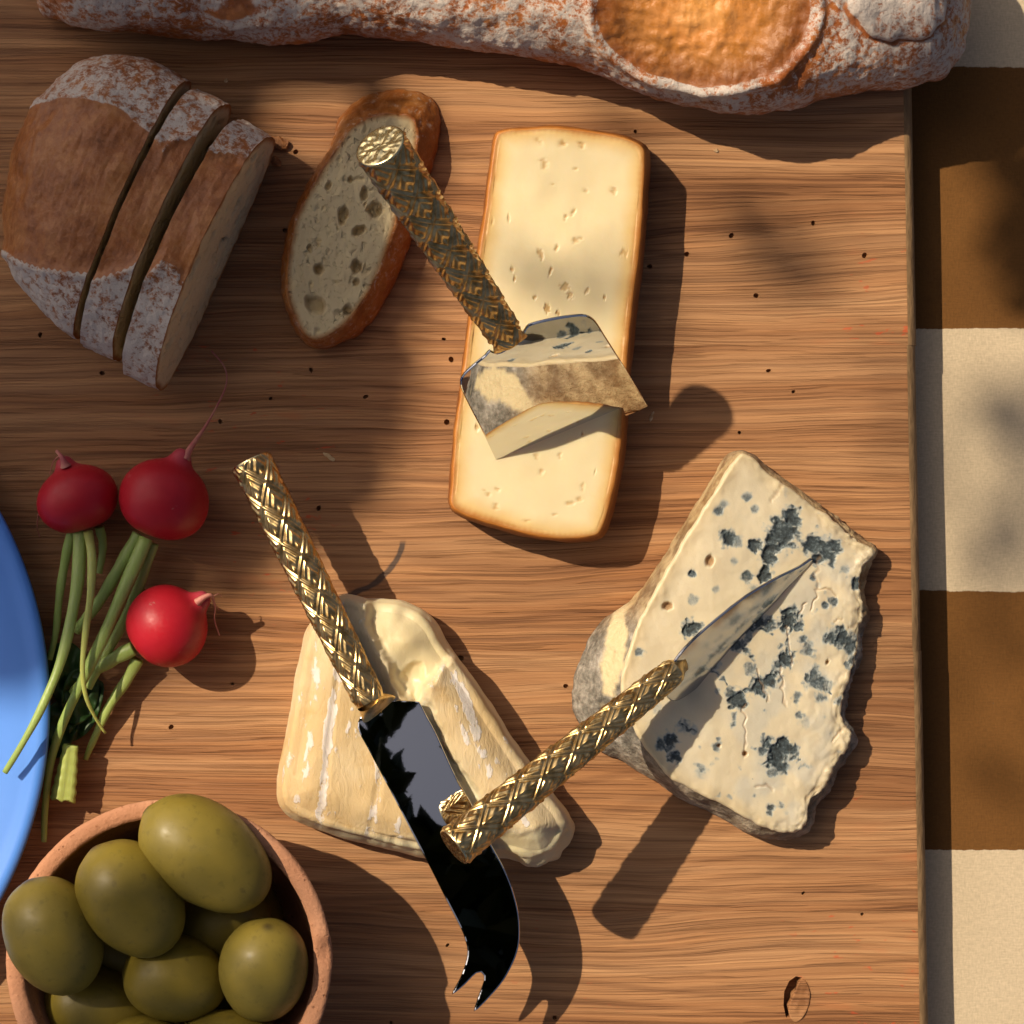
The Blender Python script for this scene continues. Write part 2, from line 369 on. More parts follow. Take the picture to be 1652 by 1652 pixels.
def mat_simple(name, c1, c2, scale, rough=.5, bs=.2, bd=.0008, detail=4, **k):
    m = Mat(name); co = m.co(); n = m.noise(co, scale, detail, .6); f = m.noise(co, scale*6, 3, .6)
    return m.fin(color=m.mix(m.map(n, .32, .68), c1, c2), rough=rough, normal=m.bump(m.add(n, m.mul(f, .5)), bs, bd), **k)

def mat_terracotta():
    m = Mat('terracotta'); co = m.co(); n = m.noise(co, 60, 4, .6); f = m.noise(co, 600, 4, .6); sp = m.map(m.vor(co, 260), .05, .13, 1, 0)
    st = m.noise(m.scl(co, 20, 20, 420), 1, 3)
    col = m.mix(n, (.42, .185, .095), (.55, .275, .155)); col = m.mix(m.mul(m.map(st, .45, .7), .35), col, (.60, .33, .20))
    col = m.mix(m.mul(m.map(f, .60, .75), .7), col, (.22, .075, .03)); col = m.mix(m.mul(sp, .5), col, (.20, .07, .03))
    return m.fin(color=col, rough=.85, normal=m.bump(m.add(f, m.mul(sp, -1.0)), .55, .0008), spec=.2)

def mat_olive():
    m = Mat('green_olive_skin'); co = m.co(); inf = m.n('ShaderNodeObjectInfo').outputs['Random']
    n = m.noise(co, 45, 3); f = m.noise(co, 320, 4, .6); sp = m.map(m.vor(co, 520), .06, .16, 1, 0)
    a = m.mix(inf, (.175, .130, .016), (.205, .160, .030)); b = m.mix(inf, (.235, .172, .020), (.265, .200, .034))
    col = m.mix(m.map(n, .35, .65), a, b); col = m.mix(m.mul(m.map(f, .55, .75), .35), col, (.09, .07, .015)); bl = m.map(m.noise(co, 130, 3, .6), .62, .72); col = m.mix(m.mul(bl, .4), col, (.075, .05, .014)); col = m.mix(m.mul(sp, .14), col, (.30, .26, .10))
    col = m.mix(m.attr('tip'), col, (.085, .06, .02))
    return m.fin(color=col, rough=m.map(f, .3, .7, .40, .55), normal=m.bump(m.add(n, m.mul(f, .30)), .25, .0007), sss=.12, ssss=.004, sssr=(1, .8, .2), spec=.4)

def mat_radish():
    m = Mat('radish_skin'); co = m.co(); n = m.noise(co, 60, 3); f = m.noise(co, 700, 3); st = m.noise(m.scl(co, 1, 1, 1), 190, 4, .7)
    col = m.mix(n, (.38, .008, .016), (.54, .016, .030)); col = m.mix(m.mul(m.attr('neck'), .8), col, (.46, .075, .10))
    col = m.mix(m.attr('crown'), col, (.085, .03, .025)); col = m.mix(m.mul(m.map(st, .665, .73), .5), col, (.50, .25, .20))
    return m.fin(color=col, rough=m.map(f, .3, .7, .34, .5), normal=m.bump(m.add(n, m.mul(f, .35)), .28, .0006), sss=.05, ssss=.002, sssr=(1, .2, .2), spec=.35)

def mat_stem():
    m = Mat('green_stem'); co = m.co(); n = m.noise(m.scl(co, 1, 1, 1), 90, 3); f = m.noise(m.scl(co, 1, .2, 1), 1400, 3); y = m.attr('pale')
    col = m.mix(n, (.24, .36, .070), (.36, .48, .14)); col = m.mix(y, col, (.50, .50, .12)); col = m.mix(m.mul(m.map(f, .5, .7), .35), col, (.36, .44, .20))
    return m.fin(color=col, rough=.42, normal=m.bump(f, .3, .0005), sss=.2, ssss=.003, sssr=(.5, 1, .2))

WOOD = mat_wood(); ENDG = mat_endgrain(); CLOTH = mat_cloth(); CRUST = mat_crust('bread_crust', 1.0); CRUMB = mat_crumb()
SMOKED = mat_slab_cheese(); BLUEP = mat_blue_paste(); BLUER = mat_blue_rind(); SOFT = mat_soft()
STEEL = mat_metal('polished_steel', (.72, .72, .71), .012, .035)
STEELB = mat_metal('satin_steel', (.44, .44, .44), .10, .05)
BRASS = mat_metal('antique_brass', (.77, .56, .26), .30, .10, (.44, .275, .095))
BRASSB = mat_metal('bright_brass', (.84, .68, .36), .26, .9)
TERRA = mat_terracotta(); OLIVE = mat_olive(); RADISH = mat_radish(); STEM = mat_stem()
PLATE = mat_simple('blue_enamel', (.075, .24, .72), (.085, .265, .78), 12, .38, .03, .0005)
LEAFG = mat_simple('dark_green_leaf', (.015, .05, .010), (.035, .09, .018), 150, .5, .5)
ROOT = mat_simple('radish_root', (.42, .10, .10), (.55, .24, .17), 200, .6, .4)
BARK = mat_simple('bark', (.05, .035, .022), (.11, .08, .05), 18, .9, 1.0, .02)
TLEAF = mat_simple('tree_leaf', (.018, .040, .008), (.035, .065, .014), 3, .6, .2, .002)
TABLE = mat_simple('table_timber', (.12, .07, .03), (.2, .12, .06), 30, .7)
WAX = mat_simple('wood_splinter', (.45, .30, .14), (.60, .45, .25), 300, .7)
CRUSTBIT = mat_simple('crust_bit', (.14, .05, .015), (.33, .13, .035), 300, .7, .6)
CRUMBY = mat_simple('crumb_bit', (.36, .19, .07), (.62, .50, .33), 300, .85, .6)

# ------------------------------------------------------------------ setting: table, cloth
def box(x0, x1, y0, y1, z0, z1):
    V = np.array([[x, y, z] for z in (z0, z1) for y in (y0, y1) for x in (x0, x1)])
    F = [(0, 2, 3, 1), (4, 5, 7, 6), (0, 1, 5, 4), (2, 6, 7, 3), (0, 4, 6, 2), (1, 3, 7, 5)]
    return V, F
V, F = box(-.75, .65, -.75, .75, -.045, -.0035); o = build('table', V, F, TABLE, smooth=False); o['kind'] = 'structure'
# cloth: a sheet with faint waves, hanging a little over the table's sides
n = 181; gx = np.linspace(-.80, .70, n); gy = np.linspace(-.80, .80, n); X, Y = np.meshgrid(gx, gy)
Z = .0006*fbm(np.stack([X*9, Y*9, X*0], -1), 3)-.0008
over = np.maximum(np.maximum(-.755-X, X-.655), np.maximum(np.abs(Y)-.755, 0)); Z = Z-np.maximum(over, 0)*1.8
keep = (X > -.3) | True
Vc = np.stack([X.ravel(), Y.ravel(), np.minimum(Z, -.0001).ravel()], 1); Fc = loft_faces(n, n, False)
Vb = Vc.copy(); Vb[:, 2] -= .0012
ring = np.concatenate([np.arange(n), np.arange(1, n)*n+n-1, (n-1)*n+np.arange(n-2, -1, -1), np.arange(n-2, 0, -1)*n])
Fs = [(ring[k], ring[k]+n*n, ring[(k+1) % len(ring)]+n*n, ring[(k+1) % len(ring)]) for k in range(len(ring))]
o = build('tablecloth', np.vstack([Vc, Vb]), np.vstack([Fc, Fc[:, ::-1]+n*n, Fs]), CLOTH, loc=(0, 0, 0))
tag(o, 'tablecloth with broad brown and beige stripes under the wooden board', 'tablecloth')

# ------------------------------------------------------------------ cutting board of joined planks
board = thing('cutting_board', 'large oak serving board with wormholes and a rounded end', 'cutting board', (0, 0, 0))
holes = [(65, 540), (165, 602), (437, 643), (355, 680), (112, 61), (477, 245), (460, 372), (716, 547), (728, 580), (502, 597), (721, 681), (514, 820), (1025, 212), (1240, 598), (1395, 412),
         (1312, 360), (1220, 477), (1108, 410), (1048, 430), (1280, 632), (1193, 698), (276, 1173), (377, 1053), (375, 1103), (838, 1047), (913, 1107), (743, 1062), (1391, 1475), (1296, 1441),
         (1140, 1465), (895, 1642), (722, 1525), (631, 1650), (1005, 260), (590, 640), (1180, 380)]
edges_px = [-330, 62, 557, 1051, 1470, 1990]
for k in range(5):
    y1 = -(edges_px[k]-826)*S; y0 = -(edges_px[k+1]-826)*S
    bm = bmesh.new(); g = .00002
    xr0 = (1470+30*(edges_px[k]/1652)-826)*S; xr1 = (1470+30*(edges_px[k+1]/1652)-826)*S
    dx = [0, .0002, -.0002, .0001, .0][k]
    top = [bm.verts.new(p) for p in ((-.33, y0+g, T), (xr1+dx, y0+g, T), (xr0+dx, y1-g, T), (-.33, y1-g, T))]
    bot = [bm.verts.new((v.co.x, v.co.y, 0)) for v in top]
    bm.faces.new(top); bm.faces.new(bot[::-1])
    for a in range(4): bm.faces.new((top[a], bot[a], bot[(a+1) % 4], top[(a+1) % 4]))
    bm.normal_update()
    re = [e for e in bm.edges if abs(e.verts[0].co.z-T) < 1e-6 and abs(e.verts[1].co.z-T) < 1e-6 and min(e.verts[0].co.x, e.verts[1].co.x) > 0]
    bmesh.ops.bevel(bm, geom=re, offset=.0042, segments=10, profile=.5, affect='EDGES')
    se = [e for e in bm.edges if all(abs(v.co.z-T) < 1e-6 for v in e.verts) and abs(e.verts[0].co.y-e.verts[1].co.y) < 1e-5]
    bmesh.ops.bevel(bm, geom=se, offset=.00010, segments=1, affect='EDGES')
    me = bpy.data.meshes.new('plank'); bm.to_mesh(me); bm.free()
    # round wormholes and the old knot are cut out of the timber
    cb = bmesh.new()
    for q, (hx, hy) in enumerate(holes):
        p = P(hx, hy); r = (3.2+2.2*random.random())*S
        if y0+r*1.5 < p[1] < y1-r*1.5:
            M4 = Matrix.Translation((p[0], p[1], T-.0010)) @ Matrix.Rotation(random.uniform(0, 3), 4, 'Z') @ Matrix.Diagonal((1, random.uniform(.65, 1), 1, 1))
            bmesh.ops.create_cone(cb, cap_ends=True, segments=12, radius1=r*.7, radius2=r, depth=.0026, matrix=M4)
    if k == 3 or k == 4:
        def prism(pts, depth):
            a = [cb.verts.new((*P(x, y)[:2], T+.001)) for x, y in pts]; b = [cb.verts.new((*P(x, y)[:2], T-depth)) for x, y in pts]
            cb.faces.new(a[::-1]); cb.faces.new(b)
            for i in range(len(a)): j = (i+1) % len(a); cb.faces.new((a[i], a[j], b[j], b[i]))
        if k == 4:
            prism([(1264, 1622), (1265, 1600), (1273, 1583), (1284, 1575), (1294, 1577), (1288, 1585), (1286, 1596), (1277, 1603), (1276, 1613), (1270, 1622), (1274, 1638), (1268, 1642)], .005)
    cb.normal_update(); bmesh.ops.recalc_face_normals(cb, faces=cb.faces)
    pl = bpy.data.objects.new('plank', me); COL.objects.link(pl); pl.parent = board
    me.materials.append(WOOD); me.materials.append(ENDG)
    if len(cb.verts):
        cm = bpy.data.meshes.new('cut'); cb.to_mesh(cm); co_ = bpy.data.objects.new('cut', cm); COL.objects.link(co_)
        md = pl.modifiers.new('b', 'BOOLEAN'); md.object = co_; md.operation = 'DIFFERENCE'; md.solver = 'EXACT'
        dg = bpy.context.evaluated_depsgraph_get(); nm = bpy.data.meshes.new_from_object(pl.evaluated_get(dg)); nm.name = 'plank'
        pl.modifiers.clear(); pl.data = nm; bpy.data.objects.remove(co_)
        me = nm
    cb.free()
    for f in me.polygons:
        if f.normal.x > .10: f.material_index = 1
# knot plug sitting in the timber
kn = crom([(1272, 1630), (1281, 1602), (1291, 1580), (1301, 1584), (1307, 1602), (1304, 1625), (1292, 1645), (1280, 1648)], 40)
kp = np.array([P(x, y)[:2] for x, y in kn])
V, F, rim, zf, nn = slab(np.c_[kp, kp], 40, lambda x, y: T+.0005+.0004*perlin(np.stack([x*400, y*400, x*0], -1)), fillet=.0004, side=1, rings=6, z0=T-.002)
build('knot', V, tri(F), WOOD, board)

# ------------------------------------------------------------------ loaves
def loaf(cx, ax, hw, hh, M, N, zc=None, rough=1.0, flat=.35):
    """loft along a horizontal axis. cx (M,2) centre line, ax unit side vectors (M,2), hw half widths, hh heights"""
    ph = np.linspace(0, 2*math.pi, N, endpoint=False)
    rings = []
    for k in range(M):
        c, s_ = np.cos(ph), np.sin(ph)
        yy = np.sign(c)*np.abs(c)**.86*hw[k]
        zz = np.where(s_ > 0, np.abs(s_)**.95*hh[k]*(1-flat), -np.abs(s_)**.6*hh[k]*flat)
        z0 = hh[k]*flat
        rings.append(np.c_[cx[k, 0]+ax[k, 0]*yy, cx[k, 1]+ax[k, 1]*yy, T+z0+zz])
    V = np.vstack(rings); return V, loft_faces(M, N)

def finish_closed(V, F, M, N):
    c0 = V[:N].mean(0); c1 = V[-N:].mean(0); V = np.vstack([V, c0, c1]); a, b = len(V)-2, len(V)-1
    F = [tuple(f) for f in F]+[((j+1) % N, j, a) for j in range(N)]+[((M-1)*N+j, (M-1)*N+(j+1) % N, b) for j in range(N)]
    return V, F

# baguette across the top
M, N = 700, 210
u = np.linspace(0, 1, M); tt = .5-.5*np.cos(u*math.pi); tt = .75*tt+.25*u
xs = 30+tt*(1578-30)
ctr = np.interp(xs, [30, 300, 700, 1100, 1400, 1578], [-95, -75, -62, -48, -30, -18])
edge = np.interp(xs, [30, 60, 110, 200, 300, 400, 480, 560, 640, 720, 800, 880, 960, 1010, 1050, 1110, 1170, 1240, 1290, 1330, 1400, 1470, 1530, 1560, 1578],
                 [-95, 8, 34, 46, 54, 61, 60, 50, 58, 70, 80, 92, 108, 130, 150, 167, 175, 178, 170, 154, 133, 130, 116, 70, -18])
ker = np.ones(9)/9; edge = np.convolve(np.pad(edge, 4, 'edge'), ker, 'valid'); edge[0] = ctr[0]+2; edge[-1] = ctr[-1]+2
hwp = np.maximum(edge-ctr, 2)
hb = .022; k_ = S*(1-hb/D)
cxy = np.c_[(xs-826)*k_, -(ctr-826)*k_]; side = np.repeat([[0, 1.0]], M, 0)
endr = np.minimum(1, np.sqrt(np.clip(np.minimum((xs-28)/110, (1582-xs)/90), 0, 1)))
hh = (.030+.016*np.clip(hwp/225, 0, 1))*np.maximum(endr, .12)
V, F = loaf(cxy, side, hwp*k_, hh, M, N, flat=.42)
Vn = vnormals(V, F); Vn[~np.isfinite(Vn)] = 0
if (Vn[:, 2]*(V[:, 2]-T-.02)).sum() < 0: F = F[:, ::-1]; Vn = -Vn
px_, py_ = pix(V); up = sm(-.25, .25, Vn[:, 2])
lowf = fbm(np.c_[V[:, :2]*28, V[:, 2]*28], 3); mid = fbm(V*110, 3); hi = fbm(V*420, 3)
dsp = .0018*lowf+.0007*mid+.00028*hi
# big burst scar
ex, ey = (px_-1138)/178, (py_-18)/124; ca, sa = math.cos(-.12), math.sin(-.12); e1 = np.sqrt((ex*ca-ey*sa)**2+(ex*sa+ey*ca)**2)+.05*fbm(np.c_[px_/90, py_/90, px_*0], 2)
inside = sm(1.02, .94, e1)*up
dsp += up*(-.0036*sm(1.0, .62, e1)+.0022*np.exp(-((e1-1.03)/.06)**2))
fol = perlin(np.c_[px_/38+2*py_/60, py_/17-px_/70, px_*0]); dsp += inside*(.0006*fol+.00045*perlin(np.c_[px_/18+py_/50, py_/11, px_*0])+.0002*perlin(np.c_[px_/6, py_/5, px_*0]))
# second scar by the right end: a flap with a split under it
e2 = np.sqrt(((px_-1452)/82)**2+((py_-8)/66)**2)+.20*fbm(np.c_[px_/60, py_/60, px_*0], 3)
split = np.exp(-((e2-1.0)/.07)**2)*up*sm(-25, 25, py_)
dsp += up*(.0014*sm(1.02, .75, e2))-.0015*split
dsp += up*(-.0014*np.exp(-((py_-48-12*np.sin(px_/170))/7)**2)*sm(60, 150, px_)*sm(560, 420, px_))
V2 = V+Vn*dsp[:, None]; V2[:, 2] = np.maximum(V2[:, 2], T+.00002)
bare = np.clip(inside*sm(1.0, .93, e1)+split*.75, 0, 1)
bare = np.maximum(bare, .75*sm(.1, .7, fbm(np.c_[px_/160, py_/60, px_*0+3], 3))*sm(700, 300, px_))
flour = .66+.25*fbm(np.c_[px_/120, py_/90, px_*0+9], 3)-.30*sm(.25, -.35, Vn[:, 2])+.25*sm(1.1, .9, e2)
flour -= .35*sm(1.35, 1.05, e1)*sm(.95, 1.1, e1)*sm(1180, 1300, px_)
V3, F3 = finish_closed(V2, F, M, N); at = {'bare': np.append(bare, [0, 0]), 'flour': np.append(flour, [.3, .3]), 'scar': np.append(inside*np.clip(1.15-e1, 0.02, 1), [0, 0])}
bagloc = (0, cxy[M//2, 1], T)
o = build('baguette', V3, F3, mat_crust('baguette_crust', 1.1), attrs=at, loc=bagloc)
tag(o, 'long floury baguette with a burst golden scar lying across the board', 'bread')

# cut loaf: one long loaf is modelled whole, then cut by knife planes into the end piece and two slices
def cut_loaf():
    M, N = 360, 180
    axp = unit([.915, .403]); sdp = np.array([-axp[1], axp[0]])    # picture directions (y down)
    base = np.array([200., 350.]); hb = .02; k = S*(1-hb/D)
    uu = np.linspace(-216, 330, M)
    wd = 230*np.sqrt(np.clip(1-np.clip((-uu+10)/228, 0, 1)**2.6, 0.0004, 1))*(1-.00018*np.clip(uu, 0, 400))
    shift = np.interp(uu, [-216, -90, 0, 330], [-46, -34, -16, -14])
    cp = base+uu[:, None]*axp+shift[:, None]*sdp
    cxy = np.c_[(cp[:, 0]-826)*k, -(cp[:, 1]-826)*k]; side = np.repeat([[sdp[0], -sdp[1]]], M, 0)
    hh = .046*(wd/230)**.55
    V, F = loaf(cxy, side, wd*k, hh, M, N, flat=.30)
    Vn = vnormals(V, F); Vn[~np.isfinite(Vn)] = 0
    if (Vn[:, 2]*(V[:, 2]-T-.02)).sum() < 0: F = F[:, ::-1]; Vn = -Vn
    px_, py_ = pix(V); up = sm(-.1, .3, Vn[:, 2])
    lowf = fbm(V*26, 3); mid = fbm(V*120, 3); hi = fbm(V*460, 3)
    dsp = .0016*lowf+.0005*mid+.00025*hi
    # long bare scar along the loaf
    rel = np.c_[px_-175, py_-325]; a = rel@axp; b = rel@sdp
    e = np.sqrt(((px_-116)/160)**2+((py_-306)/np.where(py_ < 306, 150, 136))**2); e3 = np.sqrt(((px_-318)/95)**2+((py_-318)/112)**2)+.06*fbm(np.c_[px_/30, py_/30, px_*0], 2); e = np.minimum(e, e3)+.035*fbm(np.c_[px_/80, py_/80, px_*0], 2)
    ins = sm(1.0, .965, e)*up
    dsp += up*(-.0010*sm(1.0, .9, e)+.0009*np.exp(-((e-1.02)/.04)**2))
    flour = .66+.2*fbm(np.c_[px_/70, py_/70, px_*0], 3)+.2*sm(40, 130, np.abs(b))*(b > 0)-.3*sm(.0, -.5, Vn[:, 2])
    second = sm(1.0, .9, np.sqrt(((a-235)/60)**2+((b+150)/30)**2)+.1*fbm(np.c_[px_/30, py_/30, px_*0], 2))
    V2 = V+Vn*dsp[:, None]; V2[:, 2] = np.maximum(V2[:, 2], T+.00002)
    V3, F3 = finish_closed(V2, F, M, N)
    bare = np.append(np.maximum(ins, .85*second*up), [0, 0]); flour = np.append(flour, [.4, .4])
    ax3 = np.array([axp[0], -axp[1], 0]); b3 = np.array([(base[0]-826)*k, -(base[1]-826)*k, 0])
    def piece(u0, u1):
        bm = bmesh.new(); bm.verts.layers.float.new('bare'); bm.verts.layers.float.new('flour')
        L1 = bm.verts.layers.float['bare']; L2 = bm.verts.layers.float['flour']
        vs = [bm.verts.new(v) for v in V3]
        for v, q, w in zip(vs, bare, flour): v[L1] = q; v[L2] = w
        for f in F3:
            try: bm.faces.new([vs[i] for i in f])
            except ValueError: pass
        for uq, sgn in ((u0, -1), (u1, 1)):
            if uq is None: continue
            pt = b3+ax3*uq*k+np.array([0, 0, T])
            res = bmesh.ops.bisect_plane(bm, geom=bm.verts[:]+bm.edges[:]+bm.faces[:], plane_co=pt, plane_no=ax3*sgn, clear_outer=True)
        bm.verts.index_update()
        crust_f = [[v.index for v in f.verts] for f in bm.faces]
        Vp = np.array([v.co[:] for v in bm.verts]); at = {'bare': np.array([v[L1] for v in bm.verts]), 'flour': np.array([v[L2] for v in bm.verts])}
        # boundary loops become crumb faces
        caps = []
        for uq, sgn in ((u0, -1), (u1, 1)):
            if uq is None: continue
            pt = b3+ax3*uq*k
            sel = [v for v in bm.verts if any(e.is_boundary for e in v.link_edges) and abs(np.dot(np.array(v.co)-pt, ax3)) < 1e-5]
            pts = np.array([v.co[:] for v in sel]); c = pts.mean(0); s3 = np.array([-ax3[1], ax3[0], 0])
            an = np.arctan2(pts[:, 2]-c[2], (pts-c)@s3); pts = pts[np.argsort(an)]
            pts = np.vstack([pts, pts[:1]]); l = np.r_[0, np.cumsum(np.linalg.norm(np.diff(pts, axis=0), axis=1))]; q = np.linspace(0, l[-1], 160, endpoint=False)
            ring = np.stack([np.interp(q, l, pts[:, j]) for j in range(3)], 1)
            R = 40; VV = [c+(ring-c)*(1-r/R) for r in range(R)]; VV = np.vstack(VV+[c[None]])
            rm = np.concatenate([np.linalg.norm(ring-c, axis=1)*(r/R) for r in range(R)]+[[.02]])
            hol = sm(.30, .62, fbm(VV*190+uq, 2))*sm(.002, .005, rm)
            VV = VV+ax3*sgn*((.0005*fbm(VV*300, 3))*sm(0, .002, rm)-.0018*hol)[:, None]
            FF = [tuple(f) for f in loft_faces(R, 160)]+[((R-1)*160+j, (R-1)*160+(j+1) % 160, R*160) for j in range(160)]
            if sgn > 0: pass
            caps.append((VV, FF, rm, hol))
        bm.free()
        return Vp, crust_f, at, caps
    def assemble(name, label, u0, u1, shift, lean, turn, part_group=None):
        Vp, cf, at, caps = piece(u0, u1)
        mid = ((u0 if u0 is not None else -100)+(u1 if u1 is not None else 300))/2
        piv = b3+ax3*(u0 if u0 is not None else mid)*k; piv[2] = T
        s3 = Vector((-ax3[1], ax3[0], 0))
        R = Matrix.Rotation(math.radians(lean), 3, s3); Rz = Matrix.Rotation(math.radians(turn), 3, 'Z'); R = np.array(Rz @ R)
        sh = np.array([shift[0]*k, -shift[1]*k, 0])
        tr = lambda A: (A-piv)@R.T+piv+sh
        allv = tr(Vp); dz = T-allv[:, 2].min()
        root = thing(name, label, 'bread', tuple(piv+sh))
        off = np.array([0, 0, dz])
        o = build('crust', allv+off, cf, CRUST, root, at)
        for VV, FF, rm, hol in caps:
            build('crumb', tr(VV)+off, FF, CRUMB, root, {'rim': rm, 'hole': hol})
    assemble('bread_loaf', 'uncut rounded end of a floury loaf with a large bare brown scar', None, 4, (0, 0), 0, 0)
    assemble('bread_slice', 'bread slice propped between the loaf end and the outer leaning slice', 4, 60, (17, 15), -3, 0.0)
    assemble('bread_slice', 'thick leaning bread slice showing its pale cut face beside the loaf', 60, 118, (38, 40), -5, -0.5)
cut_loaf()

# single slice lying flat
so = [(645, 141), (686, 150), (708, 178), (706, 225), (690, 290), (662, 390), (628, 470), (592, 525), (556, 550), (512, 560), (478, 530), (458, 480), (456, 420), (472, 345), (505, 280), (535, 230), (548, 185), (590, 152)]
st_ = [(632, 180), (665, 186), (676, 212), (672, 255), (654, 310), (634, 385), (604, 460), (570, 512), (540, 540), (504, 552), (480, 527), (462, 478), (461, 420), (477, 347), (510, 283), (542, 236), (563, 205), (596, 186)]
pairs = [(*P(a[0], a[1], .004)[:2], *P(b[0], b[1], .0145)[:2]) for a, b in zip(so, st_)]
bigholes = [(553, 347, 9, 17, .2), (578, 372, 13, 9, -.5), (587, 312, 7, 13, .1), (508, 492, 20, 15, .5), (514, 434, 9, 10, 0), (605, 338, 14, 16, .2), (575, 430, 10, 12, 0), (560, 500, 8, 10, 0), (575, 455, 6, 6, 0), (530, 300, 5, 8, .3), (565, 290, 5, 6, 0), (500, 400, 5, 7, 0)]
def slice_top(x, y):
    z0 = T+.0145; k = S*(1-.0145/D); X_ = x/k+826; Y_ = 826-y/k
    p3 = np.stack([x*240, y*150, x*0+2], -1); z = z0+.0004*fbm(p3, 3)-.0009*sm(.35, .7, perlin(np.stack([x*420, y*280, x*0], -1)))
    for hx, hy, a, b, r in bigholes:
        d = np.sqrt((((X_-hx)*math.cos(r)+(Y_-hy)*math.sin(r))/a)**2+((-(X_-hx)*math.sin(r)+(Y_-hy)*math.cos(r))/b)**2)+.25*perlin(np.stack([X_/9, Y_/9, X_*0+hx], -1))
        z = z-.0034*sm(1.05, .55, d)*min(1, a/9)
    return z
V, F, rim, zf, nn = slab(pairs, 300, slice_top, fillet=.0010, side=16, rings=110, bulge=.0008)
Nv = vnormals(V, F)
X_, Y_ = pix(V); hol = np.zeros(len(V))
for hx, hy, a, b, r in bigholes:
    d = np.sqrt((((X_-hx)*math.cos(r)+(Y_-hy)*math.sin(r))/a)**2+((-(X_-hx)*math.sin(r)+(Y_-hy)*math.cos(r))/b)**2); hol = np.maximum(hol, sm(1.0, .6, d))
crn = fbm(V*260, 3)
sidem = rim < .0009
V = V+Nv*(np.where(sidem, .0005*crn+.0005*fbm(V*90, 2), 0))[:, None]; V[:, 2] = np.maximum(V[:, 2], T)
at = {'rim': np.maximum(rim, 0), 'hole': hol, 'bare': np.full(len(V), .42)+.25*crn, 'flour': np.full(len(V), .30)}
Nv = vnormals(V, F); Nv[~np.isfinite(Nv)] = 0
root = thing('bread_slice', 'oval bread slice lying flat with open crumb facing up', 'bread', P(580, 350, 0))
for nm_, msk, mt in (('crust', zf < 2, CRUST), ('crumb', zf == 2, CRUMB)):
    a, b, c, d = sub(V, F, msk, at, Nv); build(nm_, a, tri(b), mt, root, c, normals=d)

# ------------------------------------------------------------------ smoked cheese slab
HC = .021
ct = [(812, 210), (860, 205), (905, 205), (965, 212), (1015, 224), (1038, 238), (1041, 265), (1038, 330), (1030, 420), (1018, 520), (1009, 620), (1002, 720), (988, 800), (972, 852), (955, 866), (905, 869), (850, 862), (790, 846), (742, 828), (727, 812), (728, 780), (735, 690), (747, 600), (762, 480), (776, 380), (790, 280), (798, 225)]
cb_ = [(x+(7 if x > 950 else 2), y+(4 if y < 300 else 2)) for x, y in ct]
pairs = [(*P(b[0], b[1], .001)[:2], *P(a[0], a[1], HC)[:2]) for a, b in zip(ct, cb_)]
pits = [(868, 228, 5, 8), (908, 232, 7, 8), (938, 233, 4, 9), (893, 298, 3, 2), (928, 272, 4, 4), (945, 308, 4, 4), (990, 308, 6, 9), (820, 352, 4, 6), (925, 342, 4, 8), (912, 350, 3, 6), (872, 410, 5, 14), (898, 400, 4, 7), (928, 388, 7, 6), (938, 385, 3, 3), (1007, 408, 9, 7), (826, 435, 4, 6), (888, 438, 3, 10), (830, 450, 3, 5), (863, 480, 5, 4), (912, 463, 11, 9), (920, 476, 6, 10), (947, 470, 4, 8), (883, 498, 6, 10), (900, 505, 4, 5), (795, 358, 3, 3), (878, 265, 6, 12), (903, 735, 4, 6), (873, 760, 4, 7), (865, 735, 5, 8), (940, 700, 3, 3), (787, 797, 4, 6), (802, 790, 4, 6), (800, 818, 5, 7), (920, 812, 10, 4), (935, 805, 6, 5), (940, 785, 3, 9), (850, 840, 5, 3), (780, 790, 2, 3), (770, 690, 4, 6), (895, 830, 3, 3), (850, 700, 3, 4), (960, 760, 2, 4), (960, 560, 4, 4), (975, 480, 3, 5)]
def pit_field(X_, Y_):
    r = np.zeros_like(X_)
    for k, (a, b, c, d) in enumerate(pits):
        an = (k*37 % 60-30)/60; u_ = (X_-a)*math.cos(an)+(Y_-b)*math.sin(an); w_ = -(X_-a)*math.sin(an)+(Y_-b)*math.cos(an)
        q = np.sqrt((u_/c)**2+(w_/d)**2)*1.3+.75*perlin(np.stack([X_/4.5, Y_/4.5, X_*0+k], -1)); r = np.maximum(r, sm(1.25, .5, q)*(.6+.4*((k*13) % 7)/7))
    return r
def ctop(x, y):
    k = S*(1-HC/D); X_ = x/k+826; Y_ = 826-y/k
    return T+HC+.0003*fbm(np.stack([x*60, y*60, x*0], -1), 2)-.0005*pit_field(X_, Y_)
V, F, rim, zf, nn = slab(pairs, 360, ctop, fillet=.0009, side=12, rings=170, bulge=.0008)
Nv = vnormals(V, F); sidem = rim < .002
V = V+Nv*(np.where(sidem, .0004*fbm(V*90, 3), 0))[:, None]
Nv = vnormals(V, F); Nv[~np.isfinite(Nv)] = 0
X_, Y_ = pix(V); at = {'rim': rim, 'pit': pit_field(X_, Y_)*(rim > 0)}
root = thing('smoked_cheese', 'pale yellow slab of cheese with an orange smoked rind and small holes', 'cheese', P(890, 540, 0))
for nm_, msk in (('rind', zf < 2), ('paste', zf == 2)):
    a, b, c, d = sub(V, F, msk, at, Nv); build(nm_, a, tri(b), SMOKED, root, c, normals=d)

